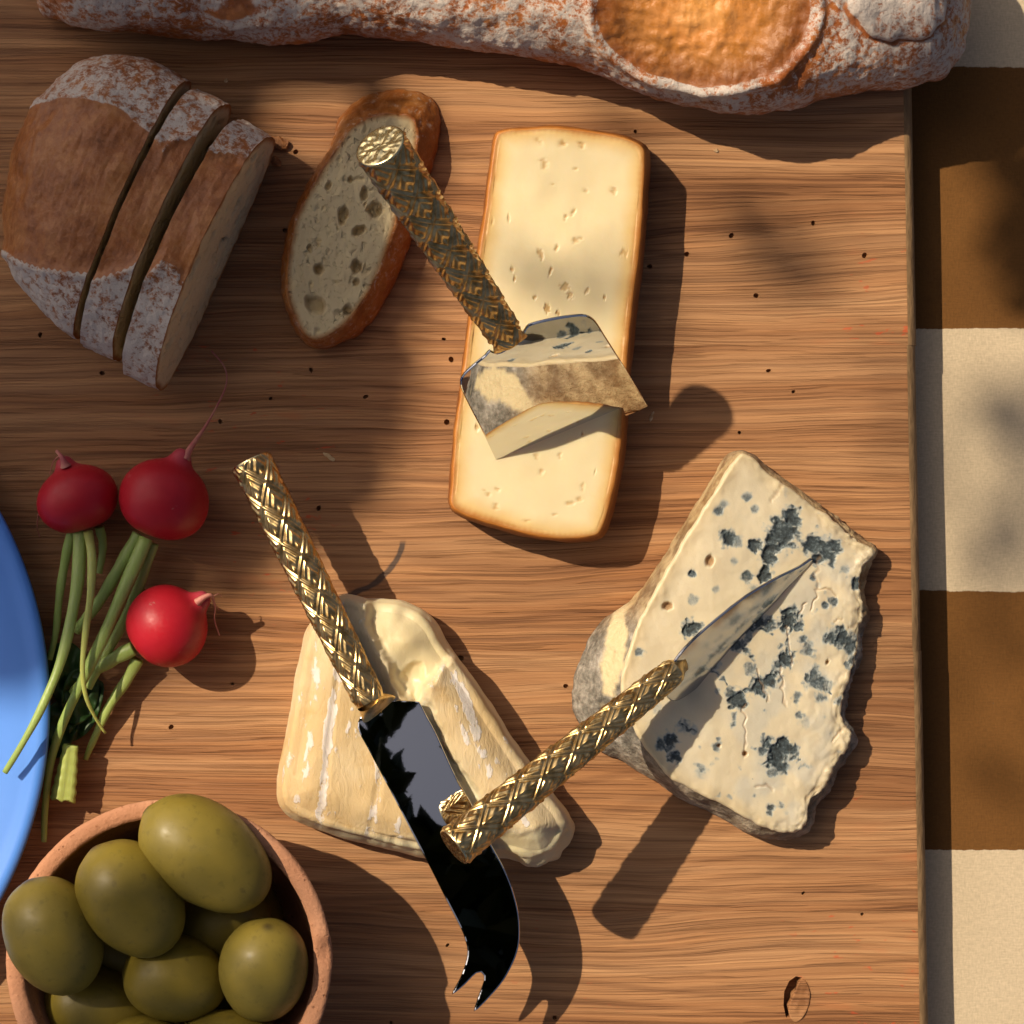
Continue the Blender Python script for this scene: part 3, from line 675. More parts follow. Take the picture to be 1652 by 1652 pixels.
# ------------------------------------------------------------------ blue cheese
bo = [((1177, 733), (1190, 735)), ((1206, 734), (1212, 737)), ((1234, 753), (1232, 757)), ((1263, 774), (1260, 778)), ((1306, 804), (1303, 808)), ((1358, 846), (1354, 850)), ((1400, 876), (1396, 880)), ((1413, 893), (1408, 893)), ((1397, 916), (1394, 915)), ((1390, 946), (1387, 945)), ((1397, 988), (1393, 985)), ((1390, 1026), (1386, 1025)), ((1386, 1060), (1382, 1058)), ((1369, 1102), (1365, 1100)), ((1362, 1149), (1357, 1149)), ((1377, 1187), (1371, 1185)), ((1371, 1215), (1366, 1211)), ((1345, 1248), (1340, 1243)), ((1331, 1282), (1325, 1278)), ((1316, 1300), (1308, 1296)), ((1307, 1338), (1299, 1332)), ((1282, 1353), (1276, 1344)), ((1240, 1353), (1238, 1338)), ((1208, 1346), (1212, 1326)), ((1155, 1314), (1165, 1298)), ((1100, 1289), (1110, 1272)), ((1049, 1255), (1072, 1246)), ((1005, 1230), (1050, 1218)), ((955, 1200), (1025, 1180)), ((929, 1155), (1004, 1130)), ((924, 1110), (1003, 1092)), ((938, 1056), (1014, 1050)), ((966, 1005), (1028, 1008)), ((1018, 968), (1045, 975)), ((1066, 905), (1072, 925)), ((1112, 832), (1122, 840)), ((1148, 775), (1158, 784))]
def hblue(px_): return np.interp(px_, [1000, 1150, 1400], [.0265, .0225, .0105])
pairs = [(*P(b[0], b[1], .001)[:2], *P(t[0], t[1], float(hblue(t[0])))[:2]) for b, t in bo]
spots = [(1277, 835, 15, 1.0), (1265, 858, 24, .75), (1252, 872, 15, .8), (1175, 868, 12, .8), (1187, 873, 10, .45), (1218, 881, 11, .8), (1240, 897, 13, .85), (1250, 884, 12, .9), (1310, 880, 15, .8), (1330, 890, 18, .75), (1345, 884, 12, .8), (1321, 899, 12, .8), (1232, 928, 11, 1.0), (1205, 931, 9, .6), (1117, 925, 6, .85), (1113, 1016, 13, .8), (1126, 1010, 7, .7), (1383, 941, 9, .9), (1345, 972, 7, .6), (1332, 976, 6, .6), (1274, 1000, 16, .85), (1286, 1010, 8, .7), (1305, 1046, 12, .55), (1295, 1030, 7, .6), (1340, 1030, 10, .7), (1358, 1030, 14, .8), (1372, 1040, 12, .7), (1378, 1066, 9, .6), (1268, 1064, 13, .75), (1255, 1070, 8, .6), (1318, 1098, 15, .6), (1330, 1105, 10, .6), (1325, 1125, 8, .6), (1245, 1095, 13, .75), (1225, 1108, 15, .75), (1235, 1100, 10, .7), (1188, 1128, 14, .8), (1198, 1135, 9, .9), (1180, 1120, 10, .6), (1265, 1205, 13, .95), (1252, 1220, 17, .9), (1262, 1238, 10, .7), (1238, 1196, 9, .7), (1280, 1212, 9, .7), (1232, 1214, 8, .6), (1248, 1246, 8, .55), (1080, 1195, 12, .7), (1068, 1200, 9, .6), (1088, 1222, 11, .7), (1105, 1172, 10, .45), (1118, 1178, 8, .4), (1245, 1303, 6, .7), (1242, 1312, 5, .6), (1158, 824, 7, .6), (1205, 802, 7, .5), (1218, 822, 6, .5), (1168, 812, 7, .4), (1117, 967, 8, .4), (1205, 1010, 12, .7), (1225, 1000, 10, .7), (1238, 1008, 12, .7), (1190, 1040, 12, .6), (1160, 1050, 9, .6), (1150, 1045, 8, .6), (1150, 1070, 10, .5), (1210, 1080, 10, .5), (1130, 1245, 10, .3), (1356, 1132, 8, .6), (1286, 1123, 6, .5), (1298, 1165, 9, .3), (1033, 1052, 7, .5), (1362, 918, 7, .4), (1060, 1140, 9, .3), (1200, 1000, 8, .6), (1320, 945, 5, .3), (1185, 905, 6, .35), (1155, 950, 6, .35)]
veins = [(8, [(1200, 1010), (1235, 1015), (1275, 1000)]), (7, [(1180, 1125), (1235, 1100), (1268, 1062), (1275, 1000)]), (7, [(1150, 1050), (1190, 1040), (1215, 1060)]), (6, [(1232, 1192), (1252, 1220), (1266, 1246)]), (6, [(1286, 1204), (1252, 1218), (1230, 1234)]), (5, [(1285, 1228), (1240, 1205)]), (7, [(1062, 1192), (1092, 1228)]), (7, [(1335, 1026), (1384, 1044)]), (6, [(1298, 1088), (1338, 1118)]), (6, [(1300, 878), (1350, 895)]), (5, [(1098, 1168), (1125, 1182)]), (5, [(1150, 1080), (1175, 1110), (1200, 1130)]), (5, [(1258, 1070), (1285, 1052)]), (5, [(1215, 880), (1245, 900), (1265, 870)])]
def seg_dist(X_, Y_, pts):
    d = np.full(X_.shape, 1e9)
    for a, b in zip(pts[:-1], pts[1:]):
        ax_, ay_ = a; bx_, by_ = b[0]-a[0], b[1]-a[1]; t = np.clip(((X_-ax_)*bx_+(Y_-ay_)*by_)/(bx_*bx_+by_*by_), 0, 1)
        d = np.minimum(d, np.hypot(X_-ax_-t*bx_, Y_-ay_-t*by_))
    return d
def mold_field(X_, Y_):
    nz = fbm(np.stack([X_/15, Y_/15, X_*0+5], -1), 4); nz2 = fbm(np.stack([X_/6, Y_/6, X_*0+15], -1), 2); r = np.zeros_like(X_)
    for a, b, c, s_ in spots:
        q = np.sqrt((X_-a)**2+(Y_-b)**2)/c+.62*nz+.30*nz2; r = np.maximum(r, sm(1.65, .45, q)*min(1, s_*1.12))
    fine_ = sm(.40, .95, fbm(np.stack([X_/26, Y_/26, X_*0+31], -1), 4))*sm(1120, 1250, X_+.4*(Y_-1000)); r = np.maximum(r, .62*fine_)
    jx = X_+9*perlin(np.stack([X_/14, Y_/14, X_*0], -1)); jy = Y_+9*perlin(np.stack([X_/14, Y_/14, X_*0+7], -1))
    for w_, pl_ in veins: r = np.maximum(r, .72*sm(w_+4*nz2, .3, seg_dist(jx, jy, pl_))*sm(-.9, .2, nz))
    return r
cracks = [[(1320, 900), (1316, 930), (1320, 952), (1312, 975), (1308, 985)], [(1318, 955), (1335, 948), (1350, 960)], [(1300, 972), (1290, 990)], [(1268, 1010), (1274, 1040), (1278, 1075)], [(1260, 1075), (1264, 1120), (1268, 1140)], [(1200, 1140), (1204, 1190), (1200, 1220)], [(1260, 782), (1248, 800), (1244, 812)], [(1342, 1195), (1362, 1172), (1374, 1165)], [(1240, 1130), (1225, 1095), (1222, 1080)], [(1218, 1268), (1236, 1266), (1246, 1273)], [(1350, 1250), (1320, 1270), (1300, 1290)], [(1284, 1352), (1280, 1338)], [(1290, 1345), (1296, 1330)], [(1360, 1000), (1345, 1000)], [(1395, 1000), (1370, 1012)]]
def crack_field(X_, Y_):
    jx = X_+5*perlin(np.stack([X_/12, Y_/12, X_*0], -1)); jy = Y_+5*perlin(np.stack([X_/12, Y_/12, X_*0+7], -1)); r = np.zeros_like(X_)
    for c in cracks: r = np.maximum(r, sm(2.6, .6, seg_dist(jx, jy, c)))
    return r
bholes = [(1145, 905, 7, 9), (1077, 978, 9, 6), (1160, 1203, 3, 3), (1202, 1216, 4, 4), (1335, 1068, 3, 3)]
def bh_field(X_, Y_):
    r = np.zeros_like(X_)
    for a, b, c, d in bholes: r = np.maximum(r, sm(1.15, .7, np.sqrt(((X_-a)/c)**2+((Y_-b)/d)**2)+.15*perlin(np.stack([X_/5, Y_/5, X_*0], -1))))
    return r
def btop(x, y):
    k0 = S*(1-.02/D); h = hblue(x/k0+826); k = S*(1-h/D); X_ = x/k+826; Y_ = 826-y/k; h = hblue(X_)
    lum = .0006*fbm(np.stack([x*45, y*45, x*0], -1), 4)
    crumbly = sm(1250, 1370, X_+.12*(Y_-1000)); lum = lum+crumbly*.0006*fbm(np.stack([x*130, y*130, x*0+4], -1), 3)
    return T+h+lum-.0009*sm(.5, 1.0, mold_field(X_, Y_))-.0004*crack_field(X_, Y_)-.0016*bh_field(X_, Y_)
V, F, rim, zf, nn = slab(pairs, 520, btop, fillet=.0012, side=18, rings=190, bulge=.0010)
X_, Y_ = pix(V); Nv = vnormals(V, F); Nv[~np.isfinite(Nv)] = 0
crumbly = sm(1230, 1360, X_+.15*(Y_-1000)); sidem = sm(.006, 0, rim)
V = V+Nv*(sidem*(.0007*fbm(V*120, 3)+crumbly*(.0008*fbm(V*170, 3)+.0006*fbm(V*480, 2))))[:, None]; V[:, 2] = np.maximum(V[:, 2], T)
# crumbled corner lumps push out on the right
Nv = vnormals(V, F); Nv[~np.isfinite(Nv)] = 0; X_, Y_ = pix(V)
chipd = np.hypot((X_-992)/18+(Y_-1050)/130, (Y_-1050)/80)+.25*fbm(np.c_[X_/20, Y_/20, X_*0], 2)
at = {'rim': rim, 'mold': mold_field(X_, Y_)*(rim > .0005), 'brown': np.clip(.8*bh_field(X_, Y_)+.28*crack_field(X_, Y_), 0, 1), 'haze_blue': sm(1120, 1330, X_+.35*(Y_-1000))*sm(-.4, .4, fbm(np.c_[X_/60, Y_/60, X_*0], 3)),
      'chip': sm(1.1, .85, chipd), 'lower': np.zeros(len(V)), 'tan': np.clip(sm(1040, 960, Y_)+sm(1180, 1260, Y_)*.35, 0, 1)}
root = thing('blue_cheese', 'wedge of blue veined cheese with grey mouldy rind', 'cheese', P(1200, 1050, 0))
for nm_, msk, mt in (('rind', zf < 1, BLUER), ('paste', zf >= 1, BLUEP)):
    a, b, c, d = sub(V, F, msk, at, Nv); build(nm_, a, tri(b), mt, root, c, normals=d)

# ------------------------------------------------------------------ soft cheese
HS = .0255
so_t = [(503, 1016), (528, 985), (556, 966), (590, 972), (632, 974), (664, 984), (692, 1006), (712, 1040), (738, 1075), (764, 1112), (795, 1160), (827, 1208), (856, 1250), (884, 1284), (908, 1315), (914, 1342), (898, 1372), (876, 1386), (850, 1386), (815, 1378), (760, 1378), (690, 1376), (630, 1364), (570, 1348), (515, 1330), (476, 1312), (456, 1292), (456, 1255), (466, 1195), (481, 1110), (493, 1050)]
so_b = [(x+(6 if x > 680 else -1), y+(2 if y > 1250 else 0)) for x, y in so_t]
pairs = [(*P(b[0], b[1], .001)[:2], *P(t[0], t[1], .020)[:2]) for b, t in zip(so_b, so_t)]
goo_poly = [(588, 950), (625, 940), (680, 955), (716, 985), (726, 1046), (696, 1098), (672, 1130), (650, 1122), (632, 1080), (612, 1045), (596, 1010)]
def poly_sd(X_, Y_, poly):
    d = seg_dist(X_, Y_, poly+poly[:1]); ins = np.zeros(X_.shape, bool); n_ = len(poly)
    for i in range(n_):
        (x1, y1), (x2, y2) = poly[i], poly[(i+1) % n_]
        c = ((y1 > Y_) != (y2 > Y_)) & (X_ < (x2-x1)*(Y_-y1)/((y2-y1) if y2 != y1 else 1e-9)+x1); ins ^= c
    return np.where(ins, -d, d)
lip = [(440, 1305), (478, 1322), (520, 1332), (600, 1350), (680, 1362), (760, 1352), (815, 1345), (850, 1340), (905, 1335), (935, 1330), (935, 1420), (600, 1420), (440, 1380)]
def soft_fields(X_, Y_):
    jx = X_+7*fbm(np.stack([X_/35, Y_/35, X_*0], -1), 3); jy = Y_+7*fbm(np.stack([X_/35, Y_/35, X_*0+8], -1), 3)
    goo = sm(7, -7, poly_sd(jx, jy, goo_poly)); lp = sm(9, -9, poly_sd(jx, jy, lip))
    creek = sm(20, 4, seg_dist(jx, jy, [(668, 1085), (690, 1160), (722, 1230), (768, 1300)]))
    rightf = sm(-6, 8, (jx-738)*.84-(jy-1075)*.545+4)     # beyond the ridge: the cut side facing right
    return goo, lp, creek, rightf
def stop(x, y):
    k = S*(1-.024/D); X_ = x/k+826; Y_ = 826-y/k; goo, lp, creek, rf = soft_fields(X_, Y_)
    z = T+HS+.0006*fbm(np.stack([x*50, y*50, x*0], -1), 3)
    e = poly_sd(X_, Y_, so_t); z = z-.0048*sm(-60, 4, e)**1.3
    z = z-goo*.0042+goo*.0024*fbm(np.stack([x*75, y*75, x*0+3], -1), 2)-.0020*creek-.0024*lp*sm(-40, 0, e)-.0010*lp
    z = z+.0007*np.exp(-((poly_sd(X_, Y_, goo_poly)-6)/10)**2)*(1-goo)
    for a, b, w in (((548, 1070), (514, 1335), 9), ((622, 1210), (596, 1345), 10), ((505, 1090), (478, 1250), 8)):
        z = z-.0005*sm(w, 1, seg_dist(X_, Y_, [a, b]))
    rk = sm(-34, 40, (X_-700)*.84-(Y_-1040)*.545-4); z = z-.0042*rk
    return z
V, F, rim, zf, nn = slab(pairs, 420, stop, fillet=.0030, side=12, rings=170, bulge=.0016)
X_, Y_ = pix(V); Nv = vnormals(V, F); Nv[~np.isfinite(Nv)] = 0
V = V+Nv*(sm(.004, 0, rim)*(.0006*fbm(V*70, 3)+.0014*sm(1300, 1340, Y_)*sm(800, 850, X_)*fbm(V*100, 3)))[:, None]; V[:, 2] = np.maximum(V[:, 2], T)
Nv = vnormals(V, F); Nv[~np.isfinite(Nv)] = 0; X_, Y_ = pix(V)
goo, lp, creek, rf = soft_fields(X_, Y_)
wh = .20*np.ones(len(V))
for pts, w, s_ in (([(548, 1070), (530, 1180), (514, 1335)], 15, .62), ([(622, 1190), (608, 1280), (596, 1345)], 18, .62), ([(510, 1080), (500, 1200), (480, 1290)], 13, .45), ([(742, 1105), (768, 1175), (778, 1215)], 15, .60), ([(712, 1070), (735, 1100)], 13, .5), ([(800, 1225), (815, 1250)], 10, .5), ([(840, 1312), (850, 1330)], 10, .7), ([(510, 1030), (505, 1085)], 10, .45), ([(660, 1250), (640, 1340)], 9, .45), ([(735, 1140), (755, 1200)], 9, .4), ([(560, 1180), (575, 1120)], 8, .4)):
    wh = np.maximum(wh, s_*sm(w, w*.2, seg_dist(X_, Y_, pts)))
ps = np.clip(np.maximum(np.maximum(goo, lp), .8*creek), 0, 1); ps = np.maximum(ps, sm(.0, -.004, rim)*.85*np.clip(rf+lp, 0, 1))
at = {'paste': ps, 'white': wh}
root = thing('soft_cheese', 'melting soft cheese wedge with tan rind and white mould streaks under a forked knife', 'cheese', P(660, 1200, 0))
for nm_, msk in (('rind', None), ('paste', None)):
    fm = ps[np.minimum(F, len(ps)-1)].mean(1) > .5; mk = fm if nm_ == 'paste' else ~fm
    a, b, c, d = sub(V, F, mk, at, Nv); build(nm_, a, tri(b), SOFT, root, c, normals=d)

# ------------------------------------------------------------------ knives
def frame(a):
    a = unit(a); u_ = np.cross(a, [0, 0, 1.0]); u_ = unit(u_) if np.linalg.norm(u_) > 1e-3 else np.array([1., 0, 0]); return a, u_, np.cross(u_, a)
def handle(parent, A, B, rA, rB, nd=4, pitch=.0138, phase=0.0):
    a, u_, w_ = frame(B-A); L = np.linalg.norm(B-A); M = int(L/.00034); N = 120
    t = np.linspace(0, L, M)[:, None]; ph = np.linspace(0, 2*math.pi, N, endpoint=False)[None]
    r0 = rA+(rB-rA)*(t/L)**.8
    q = ph*nd/(2*math.pi)+phase; la = q+t/pitch; lb = q-t/pitch
    fa, fb = la-np.floor(la), lb-np.floor(lb); da, db = np.minimum(fa, 1-fa), np.minimum(fb, 1-fb); g = np.minimum(da, db)
    s1 = (fa+fb)/2-.5; s2 = (fa-fb)/2
    ridge = np.exp(-(g/.055)**2)
    body = sm(.07, .20, g)
    vein = np.sin((np.abs(s1)*1.5+s2+.25*s1)*2*math.pi*2.9)*sm(.10, .2, g)+.9*np.exp(-(s1/.035)**2)*sm(.1, .18, g)
    dsp = .00046*ridge-.00034*sm(.0, .09, g)*sm(.2, .1, g)+.00030*body+.00024*vein
    edge = sm(0, .003, t)*sm(L, L-.0008, t); dsp = dsp*edge
    wob = .00018*perlin(np.stack([t+0*ph, np.cos(ph)+0*t, np.sin(ph)+0*t], -1)*np.array([220, 1.7, 1.7]))
    R = r0+dsp+wob
    V = A+a*t[..., None]+R[..., None]*(np.cos(ph)[..., None]*u_+np.sin(ph)[..., None]*w_)
    V = V.reshape(-1, 3); F = [tuple(f) for f in loft_faces(M, N)]
    V = np.vstack([V, A[None]]); F += [((j+1) % N, j, len(V)-1) for j in range(N)]
    h = build('handle', V, F, BRASS, parent)
    # hammered end cap
    ph = ph[0]; rings = []; K = 14
    for k in range(K):
        rr = (rB+.0001)*(1-k/K); p = B+a*(.0003+.0002*(k > 0))+rr*(np.cos(ph)[:, None]*u_+np.sin(ph)[:, None]*w_)
        p = p+a*(.00035*fbm(p*520, 3))[:, None]*(k > 1); rings.append(p)
    Vc = np.vstack([B-a*.0006+(rB-.0001)*(np.cos(ph)[:, None]*u_+np.sin(ph)[:, None]*w_)]+rings+[(B+a*.0004)[None]])
    Fc = [tuple(f) for f in loft_faces(K+1, N)]+[(K*N+j, K*N+(j+1) % N, len(Vc)-1) for j in range(N)]
    build('end_cap', Vc, Fc, BRASSB, h)
    return h
def collar(parent, A, Bp, rA, wdir, ndir, wB, tB):
    """neck between handle start A (round) and blade root Bp (flat)"""
    a = unit(Bp-A); L = np.linalg.norm(Bp-A); M, N = 16, 40; ph = np.linspace(0, 2*math.pi, N, endpoint=False); rings = []
    for k in range(M):
        s_ = k/(M-1); e = s_*s_*(3-2*s_); w = rA*(1-e)+wB*e; tk = rA*(1-e)+tB*e
        rings.append(A+(Bp-A)*s_+np.cos(ph)[:, None]*w*wdir+np.sin(ph)[:, None]*tk*ndir)
    V = np.vstack(rings+[Bp[None]]); F = [tuple(f) for f in loft_faces(M, N)]+[((M-1)*N+j, (M-1)*N+(j+1) % N, len(V)-1) for j in range(N)]
    return build('neck', V, F, BRASS, parent)
def blade(parent, outline, p0, n, th, smooth_n=120, raw=False, mat=None, name='blade'):
    """outline measured in the picture, laid on the blade's own plane, given thickness and a ground edge"""
    n = unit(n); n = n if n[2] > 0 else -n
    pts = outline if raw else crom(outline, smooth_n)
    pts = np.array([ray_plane(x, y, p0, n) for x, y in pts])
    bm = bmesh.new(); f = bm.faces.new([bm.verts.new(p) for p in pts]); bm.normal_update()
    if f.normal.dot(Vector(n)) < 0: f.normal_flip()
    ext = bmesh.ops.extrude_face_region(bm, geom=[f]); vs = [e for e in ext['geom'] if isinstance(e, bmesh.types.BMVert)]
    bmesh.ops.translate(bm, verts=vs, vec=Vector(-n*th)); bmesh.ops.recalc_face_normals(bm, faces=bm.faces)
    top = [e for e in bm.edges if len(e.link_faces) == 2 and any(len(q.verts) > 8 for q in e.link_faces)]
    bmesh.ops.bevel(bm, geom=top, offset=th*.38, segments=2, profile=.5, affect='EDGES', clamp_overlap=True)
    bmesh.ops.triangulate(bm, faces=[q for q in bm.faces if len(q.verts) > 4])
    me = bpy.data.meshes.new(name); off = root_loc(parent); bmesh.ops.translate(bm, verts=bm.verts, vec=Vector(-off)); bm.to_mesh(me); bm.free()
    me.materials.append(mat or STEEL); o = bpy.data.objects.new(name, me); COL.objects.link(o); o.parent = parent
    return o

# cheese plane standing in the smoked cheese
Lc = P(800, 742, HC); tip = P(614, 236, .139)
i_dir = unit([.895, .445, 0]); mid_b = P(922, 698, HC); a_dir = unit(tip-mid_b); n_pl = unit([.318, -.762, .560])
sl = thing('cheese_slicer', 'brass handled cheese slicer stuck upright in the smoked cheese', 'cheese slicer', Lc)
nk = ray_plane(824, 553, Lc, n_pl); hA = nk+unit(tip-nk)*.0025
handle(sl, hA, tip, .0052, .0078, 4, .0128)
e_dir = unit(np.cross(unit(a_dir-n_pl*np.dot(a_dir, n_pl)), n_pl))
collar(sl, hA+unit(tip-nk)*.001, ray_plane(824, 556, Lc, n_pl), .0051, e_dir, n_pl, .0062, .0011)
sl_out = [(800, 742), (775, 690), (752, 645), (743, 622), (747, 607), (762, 592), (784, 574), (790, 566), (806, 570), (833, 552), (848, 532), (852, 526), (875, 519), (905, 513), (935, 509), (950, 511), (962, 520), (978, 545), (1005, 588), (1030, 630), (1046, 656)]
sl_fine = crom(sl_out, 90, closed=False)
sl_fine = np.vstack([sl_fine, [(1030, 664), (1000, 676), (960, 690), (900, 708), (850, 726)]])
blade(sl, sl_fine, Lc+n_pl*0, n_pl, .0011, raw=True)

# forked knife lying on the soft cheese
HK = .0292
fk = thing('forked_cheese_knife', 'brass handled knife with a forked curved blade lying on soft cheese', 'knife', P(660, 1200, HK-.004))
fA = P(598, 1133, HK+.0035); fB = P(405, 744, HK+.001)
handle(fk, fA, fB, .0050, .0067, 4, .0138, .2)
n_fk = unit([.035, .02, 1.0]); p_fk = P(640, 1170, HK)
fk_out = [(577, 1165), (579, 1160), (583, 1155), (597, 1143), (628, 1132), (634, 1130), (672, 1131), (677, 1133), (690, 1158), (704, 1184), (734, 1250), (760, 1296), (787, 1352), (814, 1402), (829, 1441), (838, 1484), (836, 1531), (817, 1575), (793, 1606), (768, 1631), (765, 1628), (774, 1601), (781, 1580), (778, 1570), (768, 1571), (750, 1589), (732, 1604), (730, 1601), (744, 1574), (754, 1540), (750, 1515), (742, 1495), (720, 1452), (694, 1400), (657, 1329), (627, 1272), (592, 1206), (581, 1186), (577, 1174)]
blade(fk, fk_out, p_fk, n_fk, .0013, smooth_n=170)
ad = unit(ray_plane(618, 1155, p_fk, n_fk)-fA); wd = unit(np.cross(n_fk, ad)); nd_ = np.cross(ad, wd)
collar(fk, fA-ad*.001, ray_plane(613, 1146, p_fk, n_fk)-n_fk*.0007, .0049, wd, nd_, .0070, .0012)

# narrow knife stuck in the blue cheese
bt = P(1312, 903, hblue(1312)+.0005); be = P(733, 1366, .071)
bk = thing('pointed_cheese_knife', 'brass handled knife with its point stuck in the blue cheese', 'knife', bt)
ab = unit(be-bt); ph_ = unit(np.array([.600, -.800, 0])); ph_ = unit(ph_-ab*np.dot(ph_, ab)); qh = unit(np.cross(ab, ph_)); qh = qh if qh[2] > 0 else -qh
th_ = math.radians(50); wdr = math.cos(th_)*ph_-math.sin(th_)*qh; n_bk = unit(np.cross(ab, wdr)); n_bk = n_bk if n_bk[2] > 0 else -n_bk
nkp = ray_plane(1093, 1078, bt, n_bk)
hb_ = nkp+unit(be-nkp)*.001
handle(bk, hb_, be, .0043, .0066, 4, .0138, .55)
bk_out = [(1313, 901), (1290, 915), (1250, 935), (1205, 962), (1160, 997), (1120, 1032), (1093, 1062), (1086, 1080), (1090, 1094), (1080, 1108), (1076, 1122), (1084, 1131), (1100, 1128), (1135, 1103), (1180, 1064), (1225, 1020), (1265, 970), (1292, 932)]
blade(bk, bk_out, bt, n_bk, .0011, smooth_n=140, mat=STEELB)
collar(bk, hb_+ab*.001, ray_plane(1108, 1072, bt, n_bk)-n_bk*.0005, .0043, unit(np.cross(n_bk, ab)), n_bk, .0034, .0010)

# ------------------------------------------------------------------ plate (blue, at the left)
def lathe(prof, n, c):
    prof = np.asarray(prof); ph = np.linspace(0, 2*math.pi, n, endpoint=False)
    V = np.stack([c[0]+prof[:, None, 0]*np.cos(ph), c[1]+prof[:, None, 0]*np.sin(ph), c[2]+prof[:, None, 1]+0*ph], -1).reshape(-1, 3)
    return V, loft_faces(len(prof), n)
hp = .017; kp_ = S*(1-hp/D); pc = np.array([(-578-826)*kp_, -(1140-826)*kp_, T]); Rp = 656*kp_
prof = [(.0005, .0002), (Rp*.60, .0002), (Rp*.63, .0012), (Rp*.80, .0075), (Rp*.985, .0150), (Rp*.998, .0160), (Rp, .0168), (Rp*.998, .0175), (Rp*.990, .0178), (Rp*.982, .0174), (Rp*.966, .0168), (Rp*.960, .0162), (Rp*.90, .0142), (Rp*.80, .0100), (Rp*.66, .0040), (Rp*.60, .0028), (.0005, .0026)]
pr = crom(np.array(prof), 140, closed=False); V, F = lathe(pr, 260, pc)
o = build('plate', V, [tuple(f) for f in F], PLATE, loc=tuple(pc)); tag(o, 'bright blue plate with a rounded lip at the edge of the board', 'plate')

# ------------------------------------------------------------------ terracotta bowl and olives
HB = .050; kb = S*(1-HB/D); bc_ = np.array([(272-826)*kb, -(1553-826)*kb, T]); Ro = 263*kb
prof = [(.0005, .0003), (Ro*.60, .0003), (Ro*.64, .0012), (Ro*.82, .015), (Ro*.95, .034), (Ro*.995, .047), (Ro, .0492), (Ro*.992, .0500), (Ro*.95, .0502), (Ro*.905, .0498), (Ro*.89, .0485), (Ro*.86, .036), (Ro*.76, .018), (Ro*.58, .0066), (Ro*.3, .0052), (.0005, .005)]
pr = crom(np.array(prof), 110, closed=False); V, F = lathe(pr, 220, bc_)
X_, Y_ = pix(V); chip = sm(26, 6, np.hypot(X_-530, (Y_-1535)*.9))*sm(T+.038, T+.047, V[:, 2]); V[:, 2] -= .0022*chip
Nv = vnormals(V, F); Nv[~np.isfinite(Nv)] = 0; V = V+Nv*(.00025*fbm(V*90, 3)+.00012*fbm(V*400, 2))[:, None]
o = build('bowl', V, [tuple(f) for f in F], TERRA, loc=tuple(bc_)); tag(o, 'round terracotta bowl filled with olives', 'bowl')

olives = [ # px, py, h centre, half length, half width (px at that height), heading in picture deg, pitch deg, seed/label
    (87, 1511, .0560, 99, 76, 68, 12, 'olive resting over the bowl rim beside the blue plate'),
    (213, 1451, .0565, 102, 78, 55, 8, 'plump olive leaning between the rim olive and the large mottled one'),
    (332, 1379, .0545, 118, 79, 38, 5, 'large olive lying against the upper bowl rim'),
    (283, 1578, .0440, 84, 70, 14, 10, 'olive with a nippled tip lying in the middle of the bowl'),
    (425, 1566, .0480, 90, 72, 98, 30, 'rounded olive with pale bloom by the chipped bowl rim'),
    (358, 1488, .0300, 80, 60, -12, 0, 'half hidden olive wedged beneath the three topmost olives'),
    (163, 1625, .0320, 92, 66, 12, 0, 'shaded olive lying under the rim olive'),
    (205, 1530, .0240, 66, 56, 60, 0, 'deep shaded olive glimpsed in a gap of the pile'),
    (375, 1692, .0430, 88, 62, 5, 5, 'olive only just showing at the picture border'),
    (255, 1712, .0450, 92, 66, 25, 4, 'olive lying low by the inner wall'),
]
for hx, hy, hc, la, lb_, hd, pt, lab in olives:
    k = S*(1-hc/D); a_, b_ = la*k, lb_*k; n1, n2 = 56, 44
    uu = np.linspace(0, math.pi, n1); ph = np.linspace(0, 2*math.pi, n2, endpoint=False)
    x = -np.cos(uu)*a_; r = np.sin(uu)**.92*b_*(1+.07*np.cos(uu))
    tipb = np.exp(-((uu)/.16)**2); x = x-tipb*a_*.035
    Vo = np.stack([x[:, None]+0*ph, r[:, None]*np.cos(ph), r[:, None]*np.sin(ph)], -1).reshape(-1, 3)
    sd = hx*.37; Vo = Vo*(1+.022*fbm(Vo*38+sd, 2)+.004*fbm(Vo*160+sd, 2))[:, None]
    R = np.array(Matrix.Rotation(math.radians(-hd), 3, 'Z') @ Matrix.Rotation(math.radians(pt), 3, 'Y'))
    c = P(hx, hy, hc); tipm = np.repeat(np.exp(-(uu/.10)**2), n2)
    base = c.copy(); base[2] -= b_
    o = build('olive', Vo@R.T+c, [tuple(f) for f in loft_faces(n1, n2)], OLIVE, attrs={'tip': tipm}, loc=tuple(c))
    tag(o, lab, 'olive', 'olives piled in the terracotta bowl')
# a layer below that carries the pile: seen only through gaps
for k in range(5):
    an = k*1.257+.4; c = bc_+np.array([.024*math.cos(an), .024*math.sin(an), .0195])
    a_, b_ = .0175, .0135; uu = np.linspace(0, math.pi, 30); ph = np.linspace(0, 2*math.pi, 26, endpoint=False)
    Vo = np.stack([(-np.cos(uu)*a_)[:, None]+0*ph, (np.sin(uu)*b_)[:, None]*np.cos(ph), (np.sin(uu)*b_)[:, None]*np.sin(ph)], -1).reshape(-1, 3)
    R = np.array(Matrix.Rotation(an+1.5, 3, 'Z'))
    o = build('olive', Vo@R.T+c, [tuple(f) for f in loft_faces(30, 26)], OLIVE, attrs={'tip': np.zeros(30*26)}, loc=tuple(c))
    tag(o, 'olive of the bottom layer lying on the bowl floor', 'olive', 'olives on the bowl floor')

